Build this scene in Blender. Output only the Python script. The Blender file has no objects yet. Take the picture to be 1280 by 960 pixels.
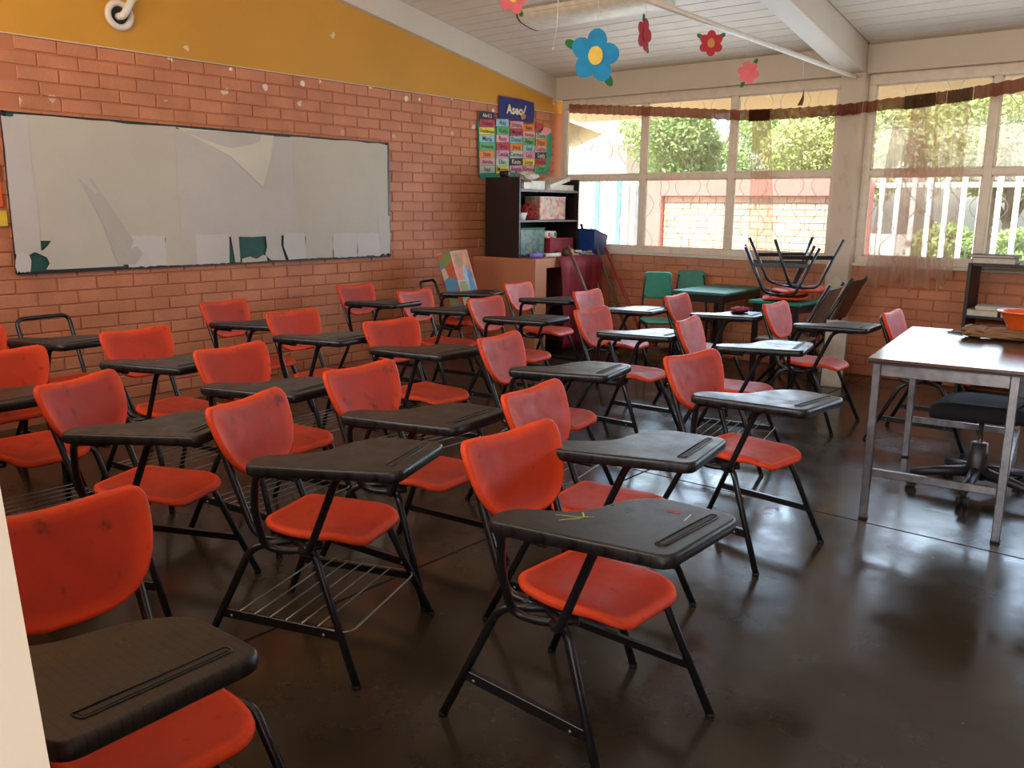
import bpy, math, random
from math import sin, cos, pi, radians, sqrt
from mathutils import Vector, Matrix
random.seed(7)
SC = bpy.context.scene
COL = SC.collection

# ---------------------------------------------------------------- camera
CAM_H = 1.45
YAW, PITCH, ROLL, FPX = 0.692114, 0.200614, 0.010467, 1086.9
f_ = Vector((-sin(YAW)*cos(PITCH), cos(YAW)*cos(PITCH), -sin(PITCH)))
r_ = Vector((cos(YAW), sin(YAW), 0)); u_ = r_.cross(f_)
r2 = cos(ROLL)*r_ + sin(ROLL)*u_; u2 = -sin(ROLL)*r_ + cos(ROLL)*u_
cam = bpy.data.objects.new('camera', bpy.data.cameras.new('camera'))
COL.objects.link(cam)
cam.matrix_world = Matrix(((r2.x, u2.x, -f_.x, 0), (r2.y, u2.y, -f_.y, 0), (r2.z, u2.z, -f_.z, CAM_H), (0, 0, 0, 1)))
cam.data.sensor_fit = 'HORIZONTAL'; cam.data.sensor_width = 36.0
cam.data.lens = 36.0*FPX/1280.0
cam.data.clip_start = 0.02
SC.camera = cam

# ---------------------------------------------------------------- world, sun, daylight at the openings, exposure
SC.view_settings.view_transform = 'Standard'
SC.view_settings.look = 'None'
SC.view_settings.gamma = 1.0
SC.view_settings.use_curve_mapping = False
SC.view_settings.exposure = 0.0
SC.cycles.max_bounces = 8
SC.cycles.diffuse_bounces = 4
SC.cycles.transparent_max_bounces = 24
SC.cycles.sample_clamp_indirect = 4.0
SC.cycles.caustics_reflective = False
SC.cycles.caustics_refractive = False
SC.cycles.use_denoising = True

world = bpy.data.worlds.new('sky'); SC.world = world; world.use_nodes = True
wn = world.node_tree; wn.nodes.clear()
sky = wn.nodes.new('ShaderNodeTexSky'); sky.sky_type = 'NISHITA'; sky.sun_disc = False
sky.sun_elevation = radians(58); sky.sun_rotation = radians(195); sky.dust_density = 2.0
bg = wn.nodes.new('ShaderNodeBackground'); bg.inputs['Strength'].default_value = 0.55
wo = wn.nodes.new('ShaderNodeOutputWorld')
wn.links.new(sky.outputs[0], bg.inputs[0]); wn.links.new(bg.outputs[0], wo.inputs[0])

def lamp(name, kind, energy, color, loc, direction, sx=1, sy=1, angle=None):
    d = bpy.data.lights.new(name, kind); d.energy = energy; d.color = color
    if kind == 'AREA':
        d.shape = 'RECTANGLE'; d.size = sx; d.size_y = sy
    if angle is not None: d.angle = angle
    o = bpy.data.objects.new(name, d); COL.objects.link(o); o.location = loc
    o.rotation_euler = Vector(direction).to_track_quat('-Z', 'Y').to_euler()
    return o
lamp('sun', 'SUN', 19.0, (1.0, 0.95, 0.86), (0, -10, 20), (0.18, 0.62, -0.95), angle=radians(0.6))
# daylight arriving through the two window bays, the high front windows and the open door
lamp('daylight_window_left', 'AREA', 42, (0.62, 0.80, 1.0), (-3.85, 7.58, 1.42), (0, -1, 0.22), 1.9, 0.75)
lamp('daylight_window_right', 'AREA', 85, (0.62, 0.80, 1.0), (0.6, 7.58, 1.42), (0, -1, 0.22), 5.6, 0.75)
lamp('daylight_front_windows', 'AREA', 140, (1.0, 0.91, 0.79), (-2.9, -0.12, 2.40), (0, 1, 0.50), 4.6, 1.0)
lamp('daylight_front_windows_far', 'AREA', 62, (1.0, 0.92, 0.82), (2.3, -0.12, 2.40), (0, 1, 0.50), 2.4, 1.0)
lamp('daylight_door', 'AREA', 17, (1.0, 0.93, 0.84), (0.3, -1.1, 1.3), (-0.1, 1, 0.1), 1.0, 2.0)

# ---------------------------------------------------------------- materials
def lin(c):
    return tuple(((v/255.0)/12.92 if v/255.0 <= 0.04045 else ((v/255.0+0.055)/1.055)**2.4) for v in c)
class NT:
    def __init__(s, name):
        s.m = bpy.data.materials.new(name); s.m.use_nodes = True
        s.t = s.m.node_tree; s.b = s.t.nodes.get('Principled BSDF'); s.out = s.t.nodes.get('Material Output')
    def n(s, typ, **kw):
        nd = s.t.nodes.new(typ)
        for k, v in kw.items():
            if k in nd.inputs.keys() if isinstance(k, str) else False: nd.inputs[k].default_value = v
            else: setattr(nd, k, v)
        return nd
    def l(s, a, b): s.t.links.new(a, b)
    def coord(s, kind='Object'):
        return s.n('ShaderNodeTexCoord').outputs[kind]
    def noise(s, scale, detail=3.0, rough=0.55, vec=None):
        nd = s.n('ShaderNodeTexNoise'); nd.inputs['Scale'].default_value = scale
        nd.inputs['Detail'].default_value = detail; nd.inputs['Roughness'].default_value = rough
        s.l(vec if vec is not None else s.coord(), nd.inputs['Vector']); return nd.outputs['Fac']
    def ramp(s, fac, stops):
        nd = s.n('ShaderNodeValToRGB'); cr = nd.color_ramp
        while len(cr.elements) < len(stops): cr.elements.new(0.5)
        for e, (p, c) in zip(cr.elements, stops):
            e.position = p; e.color = (*c, 1) if len(c) == 3 else c
        s.l(fac, nd.inputs['Fac']); return nd.outputs['Color']
    def mix(s, fac, a, b, blend='MIX'):
        nd = s.n('ShaderNodeMixRGB'); nd.blend_type = blend
        for k, v in (('Fac', fac), ('Color1', a), ('Color2', b)):
            if isinstance(v, (int, float)): nd.inputs[k].default_value = v
            elif isinstance(v, tuple): nd.inputs[k].default_value = (*v, 1)
            else: s.l(v, nd.inputs[k])
        return nd.outputs['Color']
    def bump(s, h, strength=0.3, dist=0.01):
        nd = s.n('ShaderNodeBump'); nd.inputs['Strength'].default_value = strength; nd.inputs['Distance'].default_value = dist
        s.l(h, nd.inputs['Height']); s.l(nd.outputs['Normal'], s.b.inputs['Normal'])
    def base(s, c):
        if isinstance(c, tuple): s.b.inputs['Base Color'].default_value = (*c, 1)
        else: s.l(c, s.b.inputs['Base Color'])
    def set(s, **kw):
        for k, v in kw.items(): s.b.inputs[k.replace('_', ' ')].default_value = v
        return s

def simple(name, c, rough=0.5, metal=0.0, var=0.12, scale=14.0, bump=0.0, spec=0.5):
    k = NT(name); nz = k.noise(scale, 4)
    lo = tuple(v*(1-var) for v in c); hi = tuple(min(1, v*(1+var)) for v in c)
    k.base(k.ramp(nz, [(0.3, lo), (0.7, hi)])); k.set(Roughness=rough, Metallic=metal)
    k.b.inputs['Specular IOR Level'].default_value = spec
    if bump: k.bump(nz, bump, 0.004)
    return k.m

def m_brick(name, c1, c2, peel):
    k = NT(name); info = k.n('ShaderNodeObjectInfo').outputs['Random']
    pos = k.n('ShaderNodeNewGeometry').outputs['Position']
    col = k.ramp(info, [(0.0, c1), (1.0, c2)])
    grain = k.noise(60, 4, 0.6, pos); patch = k.noise(3.5, 3, 0.5, pos)
    col = k.mix(k.ramp(grain, [(0.35, (0.90,)*3), (0.65, (1, 1, 1))]), (0, 0, 0), col)
    col = k.mix(k.ramp(patch, [(0.35, (0.80,)*3), (0.65, (1, 1, 1))]), (0, 0, 0), col)
    dk = k.ramp(k.noise(28, 5, 0.7, pos), [(0.69, (0, 0, 0)), (0.72, (1, 1, 1))])
    col = k.mix(dk, col, tuple(v*0.35 for v in c1))
    if peel:   # flakes of paint gone, mostly on the upper courses
        sep = k.n('ShaderNodeSeparateXYZ'); k.l(pos, sep.inputs[0])
        hi = k.n('ShaderNodeMapRange'); hi.inputs['From Min'].default_value = 1.9; hi.inputs['From Max'].default_value = 2.45
        k.l(sep.outputs['Z'], hi.inputs['Value'])
        vo = k.n('ShaderNodeTexVoronoi'); vo.inputs['Scale'].default_value = 5.5; k.l(pos, vo.inputs['Vector'])
        wob = k.n('ShaderNodeMath', operation='MULTIPLY_ADD'); k.l(k.noise(40, 2, 0.5, pos), wob.inputs[0]); wob.inputs[1].default_value = 0.16
        k.l(vo.outputs['Distance'], wob.inputs[2])
        sp = k.ramp(wob.outputs[0], [(0.212, (1, 1, 1)), (0.218, (0, 0, 0))])
        mu = k.n('ShaderNodeMath', operation='MULTIPLY'); k.l(sp, mu.inputs[0]); k.l(hi.outputs[0], mu.inputs[1])
        col = k.mix(mu.outputs[0], col, lin((240, 222, 204)))
    k.base(col); k.set(Roughness=0.62); k.bump(grain, 0.35, 0.004)
    return k.m

def m_plaster(name, c, spots=None, rough=0.6):
    k = NT(name); pos = k.n('ShaderNodeNewGeometry').outputs['Position']
    a = k.noise(1.2, 4, 0.6, pos); b = k.noise(45, 3, 0.5, pos)
    col = k.ramp(a, [(0.3, tuple(v*0.88 for v in c)), (0.7, c)])
    if spots:
        vo = k.n('ShaderNodeTexVoronoi'); vo.inputs['Scale'].default_value = 4.0; k.l(pos, vo.inputs['Vector'])
        wob = k.n('ShaderNodeMath', operation='MULTIPLY_ADD'); k.l(k.noise(30, 2, 0.5, pos), wob.inputs[0]); wob.inputs[1].default_value = 0.2
        k.l(vo.outputs['Distance'], wob.inputs[2])
        msk = k.ramp(k.noise(1.1, 1, 0.5, pos), [(0.46, (0, 0, 0)), (0.49, (1, 1, 1))])
        sp = k.ramp(wob.outputs[0], [(0.172, (1, 1, 1)), (0.177, (0, 0, 0))])
        mu = k.n('ShaderNodeMath', operation='MULTIPLY'); k.l(sp, mu.inputs[0]); k.l(msk, mu.inputs[1])
        col = k.mix(mu.outputs[0], col, spots)
    k.base(col); k.set(Roughness=rough); k.bump(b, 0.15, 0.003)
    return k.m

def m_floor():
    k = NT('polished_concrete'); pos = k.n('ShaderNodeNewGeometry').outputs['Position']
    a = k.noise(0.9, 5, 0.6, pos); b = k.noise(7, 5, 0.65, pos)
    c1, c2 = lin((46, 40, 31)), lin((66, 58, 45))
    col = k.ramp(a, [(0.3, c1), (0.7, c2)])
    col = k.mix(k.ramp(b, [(0.3, (0.8,)*3), (0.7, (1, 1, 1))]), (0, 0, 0), col)
    cr = k.ramp(k.noise(26, 2, 0.5, pos), [(0.76, (0, 0, 0)), (0.79, (1, 1, 1))])
    col = k.mix(cr, col, lin((98, 84, 68)))
    k.base(col)
    rg = k.ramp(k.noise(2.3, 5, 0.6, pos), [(0.32, (0.09,)*3), (0.70, (0.33,)*3)])
    k.l(rg, k.b.inputs['Roughness']); k.bump(b, 0.06, 0.01)
    k.b.inputs['Specular IOR Level'].default_value = 0.42
    return k.m

def m_plastic():
    k = NT('orange_plastic'); info = k.n('ShaderNodeObjectInfo').outputs['Random']
    ob = k.coord()
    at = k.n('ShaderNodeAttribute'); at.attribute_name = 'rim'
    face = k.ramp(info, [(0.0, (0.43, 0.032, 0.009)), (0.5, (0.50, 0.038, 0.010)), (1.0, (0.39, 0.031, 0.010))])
    col = k.mix(at.outputs['Fac'], face, (0.72, 0.062, 0.011))  # rims coloured brighter to imitate edges catching light; faces darker with wear
    off = k.n('ShaderNodeVectorMath', operation='ADD'); k.l(ob, off.inputs[0])
    sc = k.n('ShaderNodeMath', operation='MULTIPLY'); k.l(info, sc.inputs[0]); sc.inputs[1].default_value = 37.0
    k.l(sc.outputs[0], off.inputs[1])
    v = off.outputs[0]
    grime = k.ramp(k.noise(9, 5, 0.65, v), [(0.42, (0, 0, 0)), (0.85, (0.55,)*3)])
    col = k.mix(grime, col, (0.24, 0.032, 0.014))
    smud = k.ramp(k.noise(16, 3, 0.6, v), [(0.62, (0, 0, 0)), (0.76, (0.7,)*3)])
    col = k.mix(smud, col, (0.06, 0.016, 0.010))
    k.base(col); k.l(k.ramp(k.noise(22, 4, 0.6, v), [(0.3, (0.42,)*3), (0.7, (0.60,)*3)]), k.b.inputs['Roughness']); k.b.inputs['Specular IOR Level'].default_value = 0.25
    k.bump(k.noise(320, 2, 0.5, v), 0.12, 0.001)
    return k.m

def m_tablet():
    k = NT('charcoal_tablet_plastic'); ob = k.coord(); info = k.n('ShaderNodeObjectInfo').outputs['Random']
    off = k.n('ShaderNodeVectorMath', operation='ADD'); k.l(ob, off.inputs[0]); k.l(info, off.inputs[1])
    v = off.outputs[0]
    col = k.ramp(k.noise(6, 5, 0.65, v), [(0.3, (0.009, 0.0085, 0.008)), (0.75, (0.020, 0.0185, 0.017))])
    scr = k.ramp(k.noise(34, 4, 0.75, v), [(0.70, (0, 0, 0)), (0.80, (0.5,)*3)])
    col = k.mix(scr, col, (0.10, 0.095, 0.08))
    k.b.inputs['Specular IOR Level'].default_value = 0.42
    br = k.n('ShaderNodeTexBrick'); br.inputs['Scale'].default_value = 1.0
    br.inputs['Brick Width'].default_value = 0.034; br.inputs['Row Height'].default_value = 0.017; br.inputs['Mortar Size'].default_value = 0.0016
    k.l(ob, br.inputs['Vector'])
    k.base(k.mix(br.outputs['Fac'], col, (0.003, 0.003, 0.003)))
    k.bump(br.outputs['Fac'], -0.7, 0.002)
    k.l(k.ramp(k.noise(12, 4, 0.6, v), [(0.3, (0.26,)*3), (0.7, (0.44,)*3)]), k.b.inputs['Roughness'])
    return k.m

def m_black():
    k = NT('worn_black_enamel'); ob = k.coord()
    col = k.ramp(k.noise(30, 4, 0.7, ob), [(0.62, (0.010, 0.010, 0.011)), (0.74, (0.05, 0.046, 0.042))])
    k.base(col); k.set(Roughness=0.28); k.b.inputs['Specular IOR Level'].default_value = 0.55
    return k.m

def m_sheer(name, c, alpha, motif=None):
    k = NT(name); nt = k.t; nt.nodes.remove(k.b)
    tr = k.n('ShaderNodeBsdfTransparent'); tl = k.n('ShaderNodeBsdfTranslucent'); df = k.n('ShaderNodeBsdfDiffuse')
    tl.inputs[0].default_value = (*c, 1); df.inputs[0].default_value = (*c, 1)
    cl = k.n('ShaderNodeMixShader'); cl.inputs[0].default_value = 0.45; k.l(tl.outputs[0], cl.inputs[1]); k.l(df.outputs[0], cl.inputs[2])
    mx = k.n('ShaderNodeMixShader'); k.l(tr.outputs[0], mx.inputs[1]); k.l(cl.outputs[0], mx.inputs[2])
    if motif:
        pos = k.n('ShaderNodeNewGeometry').outputs['Position']
        st = k.n('ShaderNodeMapping'); st.inputs['Scale'].default_value = (1.0, 0.2, 0.55); k.l(pos, st.inputs['Vector'])
        a = k.ramp(k.noise(13, 3, 0.6, st.outputs[0]), [(0.60, (alpha,)*3), (0.66, (motif,)*3)])
        k.l(a, mx.inputs[0])
    else: mx.inputs[0].default_value = alpha
    k.l(mx.outputs[0], k.out.inputs['Surface'])
    return k.m

def m_glass():
    k = NT('window_glass'); k.t.nodes.remove(k.b)
    tr = k.n('ShaderNodeBsdfTransparent'); tr.inputs[0].default_value = (0.96, 0.98, 0.97, 1)
    gl = k.n('ShaderNodeBsdfGlossy'); gl.inputs['Roughness'].default_value = 0.03
    mx = k.n('ShaderNodeMixShader'); mx.inputs[0].default_value = 0.05
    k.l(tr.outputs[0], mx.inputs[1]); k.l(gl.outputs[0], mx.inputs[2]); k.l(mx.outputs[0], k.out.inputs['Surface'])
    return k.m

def m_leaf(name, a, b):
    k = NT(name); pos = k.n('ShaderNodeNewGeometry').outputs['Position']
    col = k.ramp(k.noise(2.2, 4, 0.7, pos), [(0.3, a), (0.7, b)]); k.base(col); k.set(Roughness=0.55)
    tl = k.n('ShaderNodeBsdfTranslucent'); k.l(col, tl.inputs[0]); mx = k.n('ShaderNodeMixShader'); mx.inputs[0].default_value = 0.45
    k.l(k.b.outputs[0], mx.inputs[1]); k.l(tl.outputs[0], mx.inputs[2]); k.l(mx.outputs[0], k.out.inputs['Surface'])
    return k.m

def m_paper(name, c, stain):
    k = NT(name); pos = k.n('ShaderNodeNewGeometry').outputs['Position']
    col = k.ramp(k.noise(1.3, 5, 0.6, pos), [(0.3, tuple(v*0.86 for v in c)), (0.7, c)])
    st = k.ramp(k.noise(4.5, 4, 0.7, pos), [(0.55, (0, 0, 0)), (0.85, (0.5,)*3)])
    k.base(k.mix(st, col, stain)); k.set(Roughness=0.7); k.bump(k.noise(5, 4, 0.5, pos), 0.25, 0.02)
    return k.m

def m_picture(name, cols, scale, seed):
    """a printed picture: large irregular patches of flat colour"""
    k = NT(name); ob = k.coord()
    mp = k.n('ShaderNodeMapping'); mp.inputs['Location'].default_value = (seed, seed*1.7, seed*0.6); k.l(ob, mp.inputs['Vector'])
    vo = k.n('ShaderNodeTexVoronoi'); vo.inputs['Scale'].default_value = scale; k.l(mp.outputs[0], vo.inputs['Vector'])
    sep = k.n('ShaderNodeSeparateColor'); k.l(vo.outputs['Color'], sep.inputs[0])
    nd = k.n('ShaderNodeValToRGB'); nd.color_ramp.interpolation = 'CONSTANT'
    while len(nd.color_ramp.elements) < len(cols): nd.color_ramp.elements.new(0.5)
    for i, (e, c) in enumerate(zip(nd.color_ramp.elements, cols)): e.position = i/len(cols); e.color = (*c, 1)
    k.l(sep.outputs[0], nd.inputs['Fac']); k.base(nd.outputs[0]); k.set(Roughness=0.4)
    return k.m

M = {}
M['brick'] = m_brick('salmon_painted_brick', (0.60, 0.212, 0.092), (0.64, 0.238, 0.112), True)
M['mortar'] = m_plaster('salmon_painted_mortar', (0.50, 0.170, 0.074))
M['yellow'] = m_plaster('ochre_yellow_paint', (0.62, 0.285, 0.022), lin((222, 196, 150)))
M['white'] = m_plaster('cream_white_paint', (0.66, 0.585, 0.475))
M['frame'] = simple('cream_window_enamel', (0.74, 0.66, 0.55), 0.4, var=0.08)
M['plank'] = simple('cream_painted_plank', (0.64, 0.555, 0.45), 0.5, var=0.06, scale=5)
M['gap'] = simple('plank_gap_shadow_paint', (0.30, 0.24, 0.18), 0.8)
M['floor'] = m_floor()
M['joint'] = simple('dark_joint_fill', (0.012, 0.010, 0.009), 0.6)
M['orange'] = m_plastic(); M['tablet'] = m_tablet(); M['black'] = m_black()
M['rubber'] = simple('black_rubber', (0.012, 0.012, 0.012), 0.6)
M['wire'] = simple('bare_steel_wire', (0.30, 0.28, 0.25), 0.35, 0.7)
M['steel'] = simple('scuffed_steel_tube', (0.27, 0.26, 0.27), 0.36, 0.85, var=0.3, scale=18)
M['tabletop'] = simple('brown_varnished_top', (0.105, 0.055, 0.040), 0.20, var=0.2, scale=9, spec=0.55)
M['topedge'] = simple('dark_table_edge', (0.014, 0.012, 0.014), 0.4)
M['green'] = simple('green_painted_top', (0.020, 0.135, 0.085), 0.45, var=0.25, scale=8)
M['greench'] = simple('green_chair_plastic', (0.010, 0.200, 0.120), 0.4, var=0.15)
M['chalk'] = simple('green_chalkboard', (0.010, 0.072, 0.050), 0.6, var=0.2)
M['paper'] = m_paper('aged_white_paper', lin((198, 188, 170)), lin((178, 165, 146)))
M['paper2'] = m_paper('cool_white_paper', lin((198, 188, 178)), lin((180, 168, 154)))
M['paper3'] = m_paper('loose_white_sheet', lin((206, 198, 190)), lin((184, 175, 166)))
M['paper4'] = m_paper('folded_cream_paper', lin((216, 207, 186)), lin((198, 188, 168)))
M['tape'] = m_paper('translucent_tape_strip', lin((186, 176, 164)), lin((170, 158, 146)))
M['cabinet'] = simple('black_brown_laminate', (0.0125, 0.0075, 0.0062), 0.42, var=0.2)
M['cabedge'] = simple('worn_shelf_edge', (0.16, 0.13, 0.12), 0.5)
M['counter'] = m_plaster('salmon_plaster', (0.50, 0.185, 0.085))
M['redcloth'] = simple('crimson_cloth', (0.20, 0.006, 0.014), 0.7, var=0.25, scale=5)
M['blue'] = simple('blue_plastic', (0.008, 0.045, 0.20), 0.4)
M['red'] = simple('red_card', (0.42, 0.018, 0.016), 0.5)
M['bookwhite'] = simple('book_pages', (0.66, 0.60, 0.50), 0.7)
M['bookblack'] = simple('black_book_cover', (0.015, 0.014, 0.016), 0.45)
M['bookgrey'] = simple('grey_book_cover', (0.28, 0.25, 0.20), 0.6)
M['purple'] = simple('purple_paper', (0.15, 0.10, 0.34), 0.5)
M['brownwood'] = simple('brown_plywood', (0.115, 0.058, 0.025), 0.5, var=0.25, scale=6)
M['stick'] = simple('brown_broomstick', (0.12, 0.070, 0.042), 0.55)
M['redstick'] = simple('red_broomstick', (0.30, 0.030, 0.020), 0.45)
M['straw'] = simple('dull_straw', (0.20, 0.13, 0.06), 0.8)
M['navy'] = simple('navy_card', (0.010, 0.022, 0.155), 0.6)
M['teal'] = simple('teal_paper', (0.012, 0.30, 0.20), 0.6)
M['ink'] = simple('dark_marker_ink', (0.03, 0.02, 0.03), 0.6)
M['chalkink'] = simple('cream_lettering', (0.82, 0.72, 0.45), 0.6)
M['petalblue'] = simple('blue_foam_sheet', (0.010, 0.26, 0.52), 0.6)
M['petalred'] = simple('red_foam_sheet', (0.42, 0.012, 0.020), 0.6)
M['petalpink'] = simple('pink_foam_sheet', (0.78, 0.16, 0.18), 0.6)
M['yellowf'] = simple('yellow_foam_sheet', (0.85, 0.58, 0.10), 0.6)
M['orangef'] = simple('tan_foam_sheet', (0.50, 0.22, 0.06), 0.6)
M['leafgreen'] = simple('green_foam_sheet', (0.012, 0.15, 0.04), 0.6)
M['darkfoam'] = simple('dark_foam_sheet', (0.10, 0.040, 0.025), 0.6)
M['thread'] = simple('white_thread', (0.75, 0.70, 0.60), 0.6)
M['kraft'] = simple('kraft_paper', (0.25, 0.135, 0.060), 0.7, var=0.2, scale=10)
M['bowl'] = simple('bright_orange_plastic', (0.80, 0.115, 0.012), 0.35)
M['fabric'] = simple('black_seat_fabric', (0.006, 0.006, 0.007), 0.9)
M['blackplastic'] = simple('black_nylon', (0.018, 0.017, 0.018), 0.4)
M['chrome'] = simple('chrome', (0.6, 0.6, 0.62), 0.15, 1.0)
M['sheer'] = m_sheer('sheer_voile', (0.82, 0.69, 0.56), 0.15, 0.27)
M['gather'] = m_sheer('gathered_voile', (0.66, 0.44, 0.31), 0.50, 0.72)
M['header'] = m_sheer('brown_ruffle', (0.20, 0.062, 0.036), 0.93)
M['glass'] = m_glass()
M['diffuser'] = simple('pale_lamp_diffuser', (0.72, 0.66, 0.52), 0.35)
M['leafA'] = m_leaf('sunlit_foliage', (0.22, 0.36, 0.11), (0.46, 0.58, 0.26))
M['leafB'] = m_leaf('yellow_green_foliage', (0.32, 0.40, 0.12), (0.60, 0.62, 0.30))
M['bark'] = simple('grey_bark', (0.18, 0.13, 0.09), 0.8)
M['palebrick'] = m_brick('pale_outdoor_brick', (0.66, 0.47, 0.32), (0.76, 0.57, 0.41), False)
M['palemortar'] = m_plaster('pale_outdoor_mortar', (0.36, 0.24, 0.17))
M['pinkpaint'] = m_plaster('pink_red_paint', (0.62, 0.19, 0.16))
M['fencewhite'] = simple('white_fence_paint', (0.80, 0.80, 0.80), 0.5)
M['fenceblue'] = simple('light_blue_fence_paint', (0.14, 0.40, 0.62), 0.5)
M['ground'] = m_plaster('pale_yard_concrete', (0.52, 0.46, 0.38))
M['housewall'] = m_plaster('cream_house_wall', (0.74, 0.68, 0.60))
M['eave'] = m_plaster('eave_ochre_underside', (0.92, 0.72, 0.36), lin((250, 240, 215)))
M['jamb'] = m_plaster('rough_cream_jamb', (0.58, 0.52, 0.41))
M['yellowcard'] = simple('yellow_card', (0.78, 0.50, 0.03), 0.6)

# ---------------------------------------------------------------- mesh helpers
class MB:
    def __init__(s): s.v = []; s.f = []; s.sm = []; s.rim = None
    def add(s, vs, fs, smooth=False):
        o = len(s.v); s.v += [tuple(p) for p in vs]; s.f += [tuple(i+o for i in q) for q in fs]; s.sm += [smooth]*len(fs); return s
    def box(s, c, d, rz=0.0, R=None):
        x, y, z = d[0]/2, d[1]/2, d[2]/2
        P = [Vector(p) for p in ((-x,-y,-z),(x,-y,-z),(x,y,-z),(-x,y,-z),(-x,-y,z),(x,-y,z),(x,y,z),(-x,y,z))]
        if R is None: R = Matrix.Rotation(rz, 3, 'Z')
        return s.add([R @ p + Vector(c) for p in P], [(0,3,2,1),(4,5,6,7),(0,1,5,4),(1,2,6,5),(2,3,7,6),(3,0,4,7)])
    def bx(s, x0, x1, y0, y1, z0, z1):
        return s.box(((x0+x1)/2, (y0+y1)/2, (z0+z1)/2), (x1-x0, y1-y0, z1-z0))
    def bbox(s, c, d, b=0.004, R=None):
        """box with chamfered edges"""
        x, y, z = d[0]/2, d[1]/2, d[2]/2; b = min(b, x*.9, y*.9, z*.9)
        vs = []; idx = {}
        for sx in (-1, 1):
            for sy in (-1, 1):
                for sz in (-1, 1):
                    for a, p in enumerate(((x, y-b, z-b), (x-b, y, z-b), (x-b, y-b, z))):
                        idx[(sx, sy, sz, a)] = len(vs); vs.append(Vector((sx*p[0], sy*p[1], sz*p[2])))
        fs = []
        def g(t): return [idx[k] for k in t]
        for sgn in (-1, 1):
            fs.append(g([(sgn,-1,-1,0),(sgn,1,-1,0),(sgn,1,1,0),(sgn,-1,1,0)][::sgn]))
            fs.append(g([(-1,sgn,-1,1),(-1,sgn,1,1),(1,sgn,1,1),(1,sgn,-1,1)][::sgn]))
            fs.append(g([(-1,-1,sgn,2),(1,-1,sgn,2),(1,1,sgn,2),(-1,1,sgn,2)][::sgn]))
        for s1 in (-1, 1):
            for s2 in (-1, 1):
                o = s1*s2
                fs.append(g([(s1,s2,-1,0),(s1,s2,-1,1),(s1,s2,1,1),(s1,s2,1,0)][::o]))
                fs.append(g([(s1,-1,s2,2),(s1,-1,s2,0),(s1,1,s2,0),(s1,1,s2,2)][::o]))
                fs.append(g([(-1,s1,s2,1),(-1,s1,s2,2),(1,s1,s2,2),(1,s1,s2,1)][::o]))
                for s3 in (-1, 1):
                    fs.append(g([(s1,s2,s3,0),(s1,s2,s3,1),(s1,s2,s3,2)][::s1*s2*s3]))
        if R is None: R = Matrix.Identity(3)
        return s.add([R @ p + Vector(c) for p in vs], fs)
    def tube(s, path, r, seg=8, closed=False, caps=True):
        P = [Vector(p) for p in path]; n = len(P); rings = []
        rr = r if isinstance(r, (list, tuple)) else [r]*n
        up = None
        for i in range(n):
            if closed: t = P[(i+1) % n]-P[i-1]
            else: t = P[min(i+1, n-1)]-P[max(i-1, 0)]
            t.normalize()
            if up is None:
                a = Vector((0, 0, 1)) if abs(t.z) < .9 else Vector((1, 0, 0)); up = a.cross(t).normalized()
            up = (up - t*up.dot(t)).normalized(); w = t.cross(up)
            rings.append([P[i]+(up*cos(2*pi*k/seg)+w*sin(2*pi*k/seg))*rr[i] for k in range(seg)])
        vs = [p for q in rings for p in q]; fs = []
        for i in range(n if closed else n-1):
            j = (i+1) % n
            for k in range(seg): fs.append((i*seg+k, i*seg+(k+1) % seg, j*seg+(k+1) % seg, j*seg+k))
        s.add(vs, fs, True)
        if caps and not closed:
            o = len(s.v)-len(vs)
            s.f.append(tuple(o+k for k in range(seg))[::-1]); s.f.append(tuple(o+(n-1)*seg+k for k in range(seg))); s.sm += [False, False]
        return s
    def lathe(s, prof, seg=20, c=(0, 0, 0), smooth=True):
        vs = []; fs = []
        for r, z in prof:
            for k in range(seg): vs.append((c[0]+r*cos(2*pi*k/seg), c[1]+r*sin(2*pi*k/seg), c[2]+z))
        for i in range(len(prof)-1):
            for k in range(seg): fs.append((i*seg+k, i*seg+(k+1) % seg, (i+1)*seg+(k+1) % seg, (i+1)*seg+k))
        return s.add(vs, fs, smooth)
    def plate(s, outline, th, fn, bev=None, rings=(0.3, 0.62, 0.86), nb=4, center=None):
        """a rounded slab: outline (u,v) star-shaped about its centre; fn(u,v,w) places the point, w across the thickness"""
        n = len(outline); bev = th/2 if bev is None else bev
        cx, cy = center if center else (sum(p[0] for p in outline)/n, sum(p[1] for p in outline)/n)
        def ring(inset, w):
            q = []
            for x, y in outline:
                d = sqrt((x-cx)**2+(y-cy)**2); k = max(0.0, 1-inset/d); q.append(fn(cx+(x-cx)*k, cy+(y-cy)*k, w))
            return q
        def sring(kk, w): return [fn(cx+(x-cx)*kk, cy+(y-cy)*kk, w) for x, y in outline]
        R = [sring(k, th/2) for k in rings] + [ring(bev*1.3, th/2)]
        for i in range(nb+1):
            a = pi/2 - pi*i/nb
            R.append(ring(bev*(1-cos(a)), (th/2)*sin(a)))
        R += [ring(bev*1.25, -th/2)] + [sring(k, -th/2) for k in reversed(rings)]
        vs = [p for q in R for p in q]; fs = []
        for i in range(len(R)-1):
            for k in range(n): fs.append((i*n+k, (i+1)*n+k, (i+1)*n+(k+1) % n, i*n+(k+1) % n))
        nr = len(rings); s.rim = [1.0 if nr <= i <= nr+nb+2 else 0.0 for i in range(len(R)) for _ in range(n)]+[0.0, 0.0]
        a = len(vs); vs += [fn(cx, cy, th/2), fn(cx, cy, -th/2)]; L = (len(R)-1)*n
        for k in range(n): fs.append((a, k, (k+1) % n)); fs.append((a+1, L+(k+1) % n, L+k))
        return s.add(vs, fs, True)
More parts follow.
